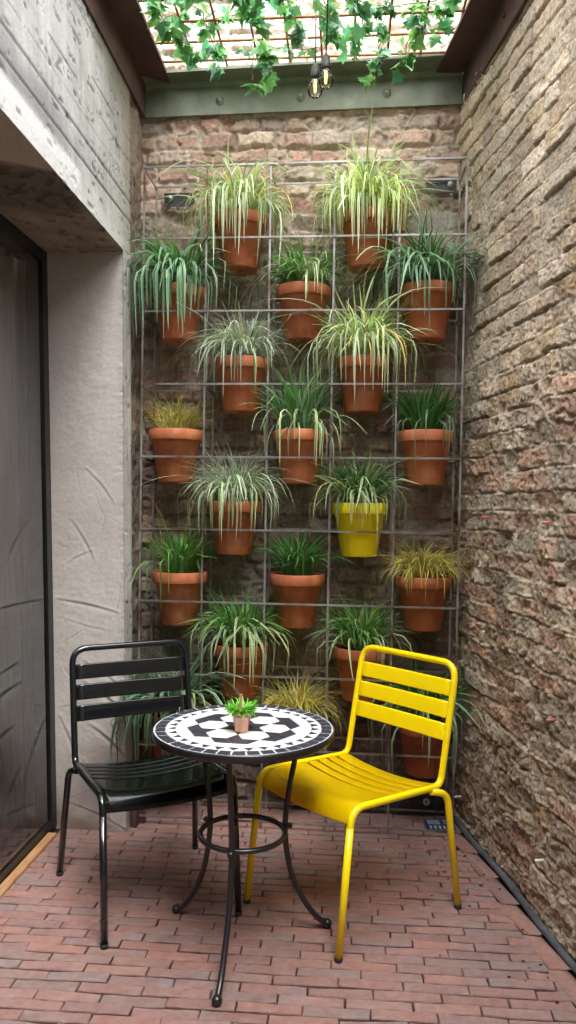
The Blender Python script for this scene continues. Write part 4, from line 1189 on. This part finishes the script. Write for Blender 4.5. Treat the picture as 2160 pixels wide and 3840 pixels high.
vines = [
 ('dense ivy clump at the left beam, first from the left', [(-.80, 2.95, Z1), (-.78, 3.1, Z1 - .02), (-.74, 3.22, Z1 - .03), (-.70, 3.33, Z1 - .07)], 34, .035, .075),
 ('ivy with a curly pale tendril hanging beside the left beam', [(-.66, 2.9, Z1 + .02), (-.62, 3.12, Z1), (-.60, 3.28, Z1 - .02), (-.585, 3.38, Z1 - .08)], 30, .03, .065),
 ('large dark leaved ivy left of the centre, near the hanging sprig', [(-.50, 2.88, Z1), (-.45, 3.02, Z1 - .01), (-.40, 3.15, Z1), (-.37, 3.3, Z1 - .05), (-.36, 3.38, Z1 - .12)], 34, .035, .085),
 ('detached ivy sprig dangling on a thread in front of the back beam', [(-.432, 3.30, Z1), (-.43, 3.30, Z1 - .12), (-.435, 3.295, Z1 - .185), (-.42, 3.30, Z1 - .20)], 0, .04, .06),
 ('ivy trailing over the middle bars, left of the two bulbs', [(-.30, 2.88, Z1), (-.27, 3.05, Z1), (-.25, 3.2, Z1 + .01), (-.22, 3.30, Z1 - .03)], 26, .03, .07),
 ('dark ivy directly above the two bulbs', [(-.16, 2.86, Z1), (-.12, 3.02, Z1 - .01), (-.10, 3.18, Z1 - .01), (-.06, 3.28, Z1 - .03)], 26, .03, .07),
 ('bright ivy right of the two bulbs', [(.02, 2.88, Z1), (.02, 3.06, Z1 - .02), (.04, 3.22, Z1 - .02), (-.01, 3.35, Z1 - .06)], 30, .03, .065),
 ('ivy with a thin trailing end right of the bulbs', [(.14, 2.9, Z1), (.13, 3.14, Z1), (.12, 3.30, Z1 - .02), (.10, 3.36, Z1 - .11), (.085, 3.37, Z1 - .19)], 26, .02, .06),
 ('ivy hanging by the right beam with a short pale tip', [(.30, 2.92, Z1), (.27, 3.14, Z1), (.24, 3.28, Z1 - .01), (.22, 3.36, Z1 - .12)], 30, .025, .065),
 ('ivy running along the inner edge of the right beam', [(.44, 2.86, Z1 + .01), (.40, 3.04, Z1 + .01), (.36, 3.2, Z1), (.35, 3.28, Z1 - .02)], 22, .03, .07),
 ('ivy strand crossing the back bars at the left', [(-.78, 3.02, Z1 + .01), (-.55, 2.98, Z1 + .02), (-.32, 3.03, Z1 + .01)], 34, .03, .07),
 ('ivy strand crossing the mesh at the right', [(-.1, 2.97, Z1 + .02), (.15, 3.0, Z1 + .02), (.36, 2.98, Z1 + .02)], 32, .03, .07),
 ('thin ivy strand lying along the rearmost mesh bar', [(-.80, 3.40, Z1), (-.5, 3.42, Z1 + .005), (-.15, 3.40, Z1 + .008)], 20, .025, .05),
 ('thin ivy strand over the mesh between the bulbs and the right beam', [(-.02, 3.10, Z1 + .012), (.15, 3.16, Z1 + .014), (.36, 3.10, Z1 + .012)], 24, .025, .055),
 ('pale ivy strand over the mesh left of the dangling sprig', [(-.82, 3.14, Z1 + .012), (-.62, 3.20, Z1 + .014), (-.40, 3.14, Z1 + .012)], 24, .025, .055),
 ('leafy ivy strand over the top middle of the mesh', [(-.5, 2.92, Z1 + .016), (-.22, 2.95, Z1 + .018), (.05, 2.9, Z1 + .016)], 30, .03, .065),
]
for i, (lb, pth, nl, a, b) in enumerate(vines):
    vine(lb, pth, int(nl * 1.7), a * .8, b * .95, 900 + i, nl == 0)

# conduit along the foot of the right wall
bm = bmesh.new()
pts = [(RX(y) - .028 + .004 * math.sin(y * 9), y, .010 + .004 * math.sin(y * 5)) for y in np.arange(-.5, 3.56, .06)]
tube(bm, pts, .012, 10)
tag(obj('floor_conduit', bm, M['conduit']), 'dark grey conduit pipe lying along the foot of the right wall', 'pipe')
# black channel at the foot of the back wall
ch = thing('base_channel', 'black metal channel along the foot of the back wall under the rack', 'metal channel', (.13, 3.585, 0))
bm = bmesh.new(); box(bm, (0, .0, .045), (.72, .012, .086), bev=.002); box(bm, (0, -.018, .004), (.72, .03, .008))
obj('channel', bm, M['plate'], ch)
bm = bmesh.new(); box(bm, (-.06, -.012, .078), (.36, .010, .014), bev=.003); obj('foil_edge', bm, M['zinc'], ch)
cp = thing('round_cap', 'small white round cap with a dark mark on the black channel', 'cap', (.383, 3.578, .052))
bm = bmesh.new(); lathe(bm, [(0, .006), (.014, .006), (.0165, .003), (.0165, 0)], seg=24); o = obj('disc', bm, M['white_plastic'], cp); o.rotation_euler = (PI / 2, 0, 0); o.location = (0, .001, 0)
bm = bmesh.new(); box(bm, (0, -.0056, .001), (.004, .002, .014)); box(bm, (-.003, -.0056, .004), (.006, .002, .004)); obj('mark', bm, M['plate'], cp)
# drain grate
dg = thing('drain_grate', 'small dark blue slotted drain cover in the paving under the rack', 'drain cover', (.425, 3.435, .002), .06)
bm = bmesh.new(); box(bm, (0, 0, .002), (.125, .115, .008), bev=.001); obj('cover', bm, M['navy'], dg)
bm = bmesh.new()
for k in range(4): box(bm, (-.022, .042 - .012 * k, .0065), (.055, .004, .002))
for k in range(5): box(bm, (-.042 + .020 * k, -.030, .0065), (.008, .030, .002))
for k in range(3): box(bm, (.035, .040 - .016 * k, .0065), (.03, .005, .002))
obj('slot', bm, M['pale_blue'], dg)
bm = bmesh.new()
for sx in (-1, 1): box(bm, (sx * .0645, 0, .0035), (.004, .123, .008))
for sy in (-1, 1): box(bm, (0, sy * .0595, .0035), (.125, .004, .008))
obj('edge', bm, M['zinc'], dg)
bm = bmesh.new(); rs = np.random.RandomState(12)
for k in range(46):
    if k < 26: x, y = .44 + .10 * rs.randn(), 3.12 + .14 * rs.randn()
    else: y = 2.2 + 1.3 * rs.rand(); x = RX(y) - .09 - abs(.10 * rs.randn())
    x = min(x, RX(y) - .06); r_ = .0018 + .0026 * rs.rand()
    bmesh.ops.create_icosphere(bm, subdivisions=1, radius=r_, matrix=Matrix.Translation((x, y, r_ * .6 + .001)) @ Matrix.Diagonal((1 + rs.rand(), 1, .7, 1)))
tag(obj('brick_crumbs', bm, M['soil']), 'scattered dark soil and brick crumbs on the paving by the right wall', 'crumbs', kind='stuff')
# wall plugs
for (y, z, mt, lb) in ((3.44, .13, 'white_plastic', 'white plastic plug sticking out low on the right wall beside the rack foot'),
                       (3.16, 1.37, 'red_plastic', 'pink red plug high on the right wall, level with the yellow pot'),
                       (2.60, 1.36, 'red_plastic', 'red plug on the right wall close to the picture edge'),
                       (2.55, .72, 'red_plastic', 'red plug on the right wall behind the yellow chair, at the edge'),
                       (2.62, .03 + .2, 'white_plastic', 'white plug near the floor on the right wall, closest to the viewer')):
    bm = bmesh.new(); lathe(bm, [(0, 0), (.005, 0), (.0055, .003), (.0045, .030), (0, .030)], seg=10)
    o = obj('wall_plug', bm, M[mt]); o.location = (RX(y) - .055, y, z); o.rotation_euler = (.2, PI / 2 - .1, .35)
    tag(o, lb, 'wall plug', 'plastic plugs left in the right wall')
# eye bolt on the back wall by the right post
eb = thing('eye_bolt', 'small steel eye bolt in the back wall beside the right rack post', 'eye bolt', (.455, 3.60, 1.575))
bm = bmesh.new(); tube(bm, [(.012 * math.cos(2 * PI * k / 20), -.02, .012 * math.sin(2 * PI * k / 20)) for k in range(20)], .003, 6, closed=True); tube(bm, [(0, .04, -.0), (0, -.012, 0)], .003, 6)
obj('ring', bm, M['zinc'], eb)

# ================================================================== CAMERA
HC = 1.40; F_, CY_ = 1935.0, 2576.0
psi = math.atan(148 / 1935); rho = .0125; th = math.radians(-.32)
f0 = Vector((-math.sin(psi), math.cos(psi), 0)); r0 = Vector((math.cos(psi), math.sin(psi), 0)); zz = Vector((0, 0, 1))
fw = f0 * math.cos(th) + zz * math.sin(th); u0 = r0.cross(fw)
rt = r0 * math.cos(rho) + u0 * math.sin(rho); up = u0 * math.cos(rho) - r0 * math.sin(rho)
cam = bpy.data.cameras.new('camera'); cam.sensor_fit = 'VERTICAL'; cam.sensor_height = 24
cam.lens = F_ / CY_ * 24; cam.clip_start = .02; cam.clip_end = 200
co = bpy.data.objects.new('camera', cam); COL.objects.link(co)
m3 = Matrix((rt, up, -fw)).transposed()
co.matrix_world = Matrix.Translation((0, 0, HC)) @ m3.to_4x4()
scene.camera = co

# ================================================================== LIGHT
CLOUD = 76.0
SUN_DIR = Vector((-.24, .48, -.84)).normalized()      # direction the light travels
el = math.asin(-SUN_DIR.z); az = math.atan2(-SUN_DIR.x, -SUN_DIR.y)   # azimuth from +y, clockwise towards +x
w = bpy.data.worlds.new('World'); scene.world = w; w.use_nodes = True
nt = w.node_tree; bg = nt.nodes['Background']
sky = nt.nodes.new('ShaderNodeTexSky'); sky.sky_type = 'NISHITA'; sky.sun_disc = False
sky.sun_elevation = el; sky.sun_rotation = az
sky.air_density = 1.0; sky.dust_density = 4.0; sky.ozone_density = 1.0
# overcast: a bright cloud layer over the sky, brightest towards the zenith
tc = nt.nodes.new('ShaderNodeTexCoord')
sx = nt.nodes.new('ShaderNodeSeparateXYZ'); nt.links.new(tc.outputs['Generated'], sx.inputs[0])
cl = noise(nt, 2.2, 5, .55, tc.outputs['Generated'])
zr_ = ramp(nt, sx.outputs[2], [(0, (.45, .45, .46)), (.25, (.6, .61, .63)), (1, (1, 1, 1))])
cr = ramp(nt, cl.outputs[0], [(.3, (.8, .82, .86)), (.7, (1.1, 1.1, 1.1))])
cc = mixrgb(nt, zr_.outputs[0], cr.outputs[0], 1.0, 'MULTIPLY')
vm = nt.nodes.new('ShaderNodeVectorMath'); vm.operation = 'SCALE'; nt.links.new(cc, vm.inputs[0]); vm.inputs['Scale'].default_value = CLOUD
nt.links.new(mixrgb(nt, sky.outputs[0], vm.outputs[0], .88), bg.inputs[0]); bg.inputs[1].default_value = .15
sun = bpy.data.lights.new('sun', 'SUN'); sun.energy = 3.6; sun.angle = math.radians(24); sun.color = (1, .97, .93)
so = bpy.data.objects.new('sun', sun); COL.objects.link(so)
so.rotation_euler = SUN_DIR.to_track_quat('-Z', 'Y').to_euler(); so.location = (0, 0, 8)

scene.view_settings.view_transform = 'Standard'; scene.view_settings.look = 'None'; scene.view_settings.exposure = 0; scene.view_settings.gamma = 1
scene.render.engine = 'CYCLES'
scene.cycles.max_bounces = 10; scene.cycles.diffuse_bounces = 5; scene.cycles.glossy_bounces = 4; scene.cycles.transparent_max_bounces = 12
scene.cycles.sample_clamp_indirect = 6
scene.cycles.caustics_reflective = False; scene.cycles.caustics_refractive = False
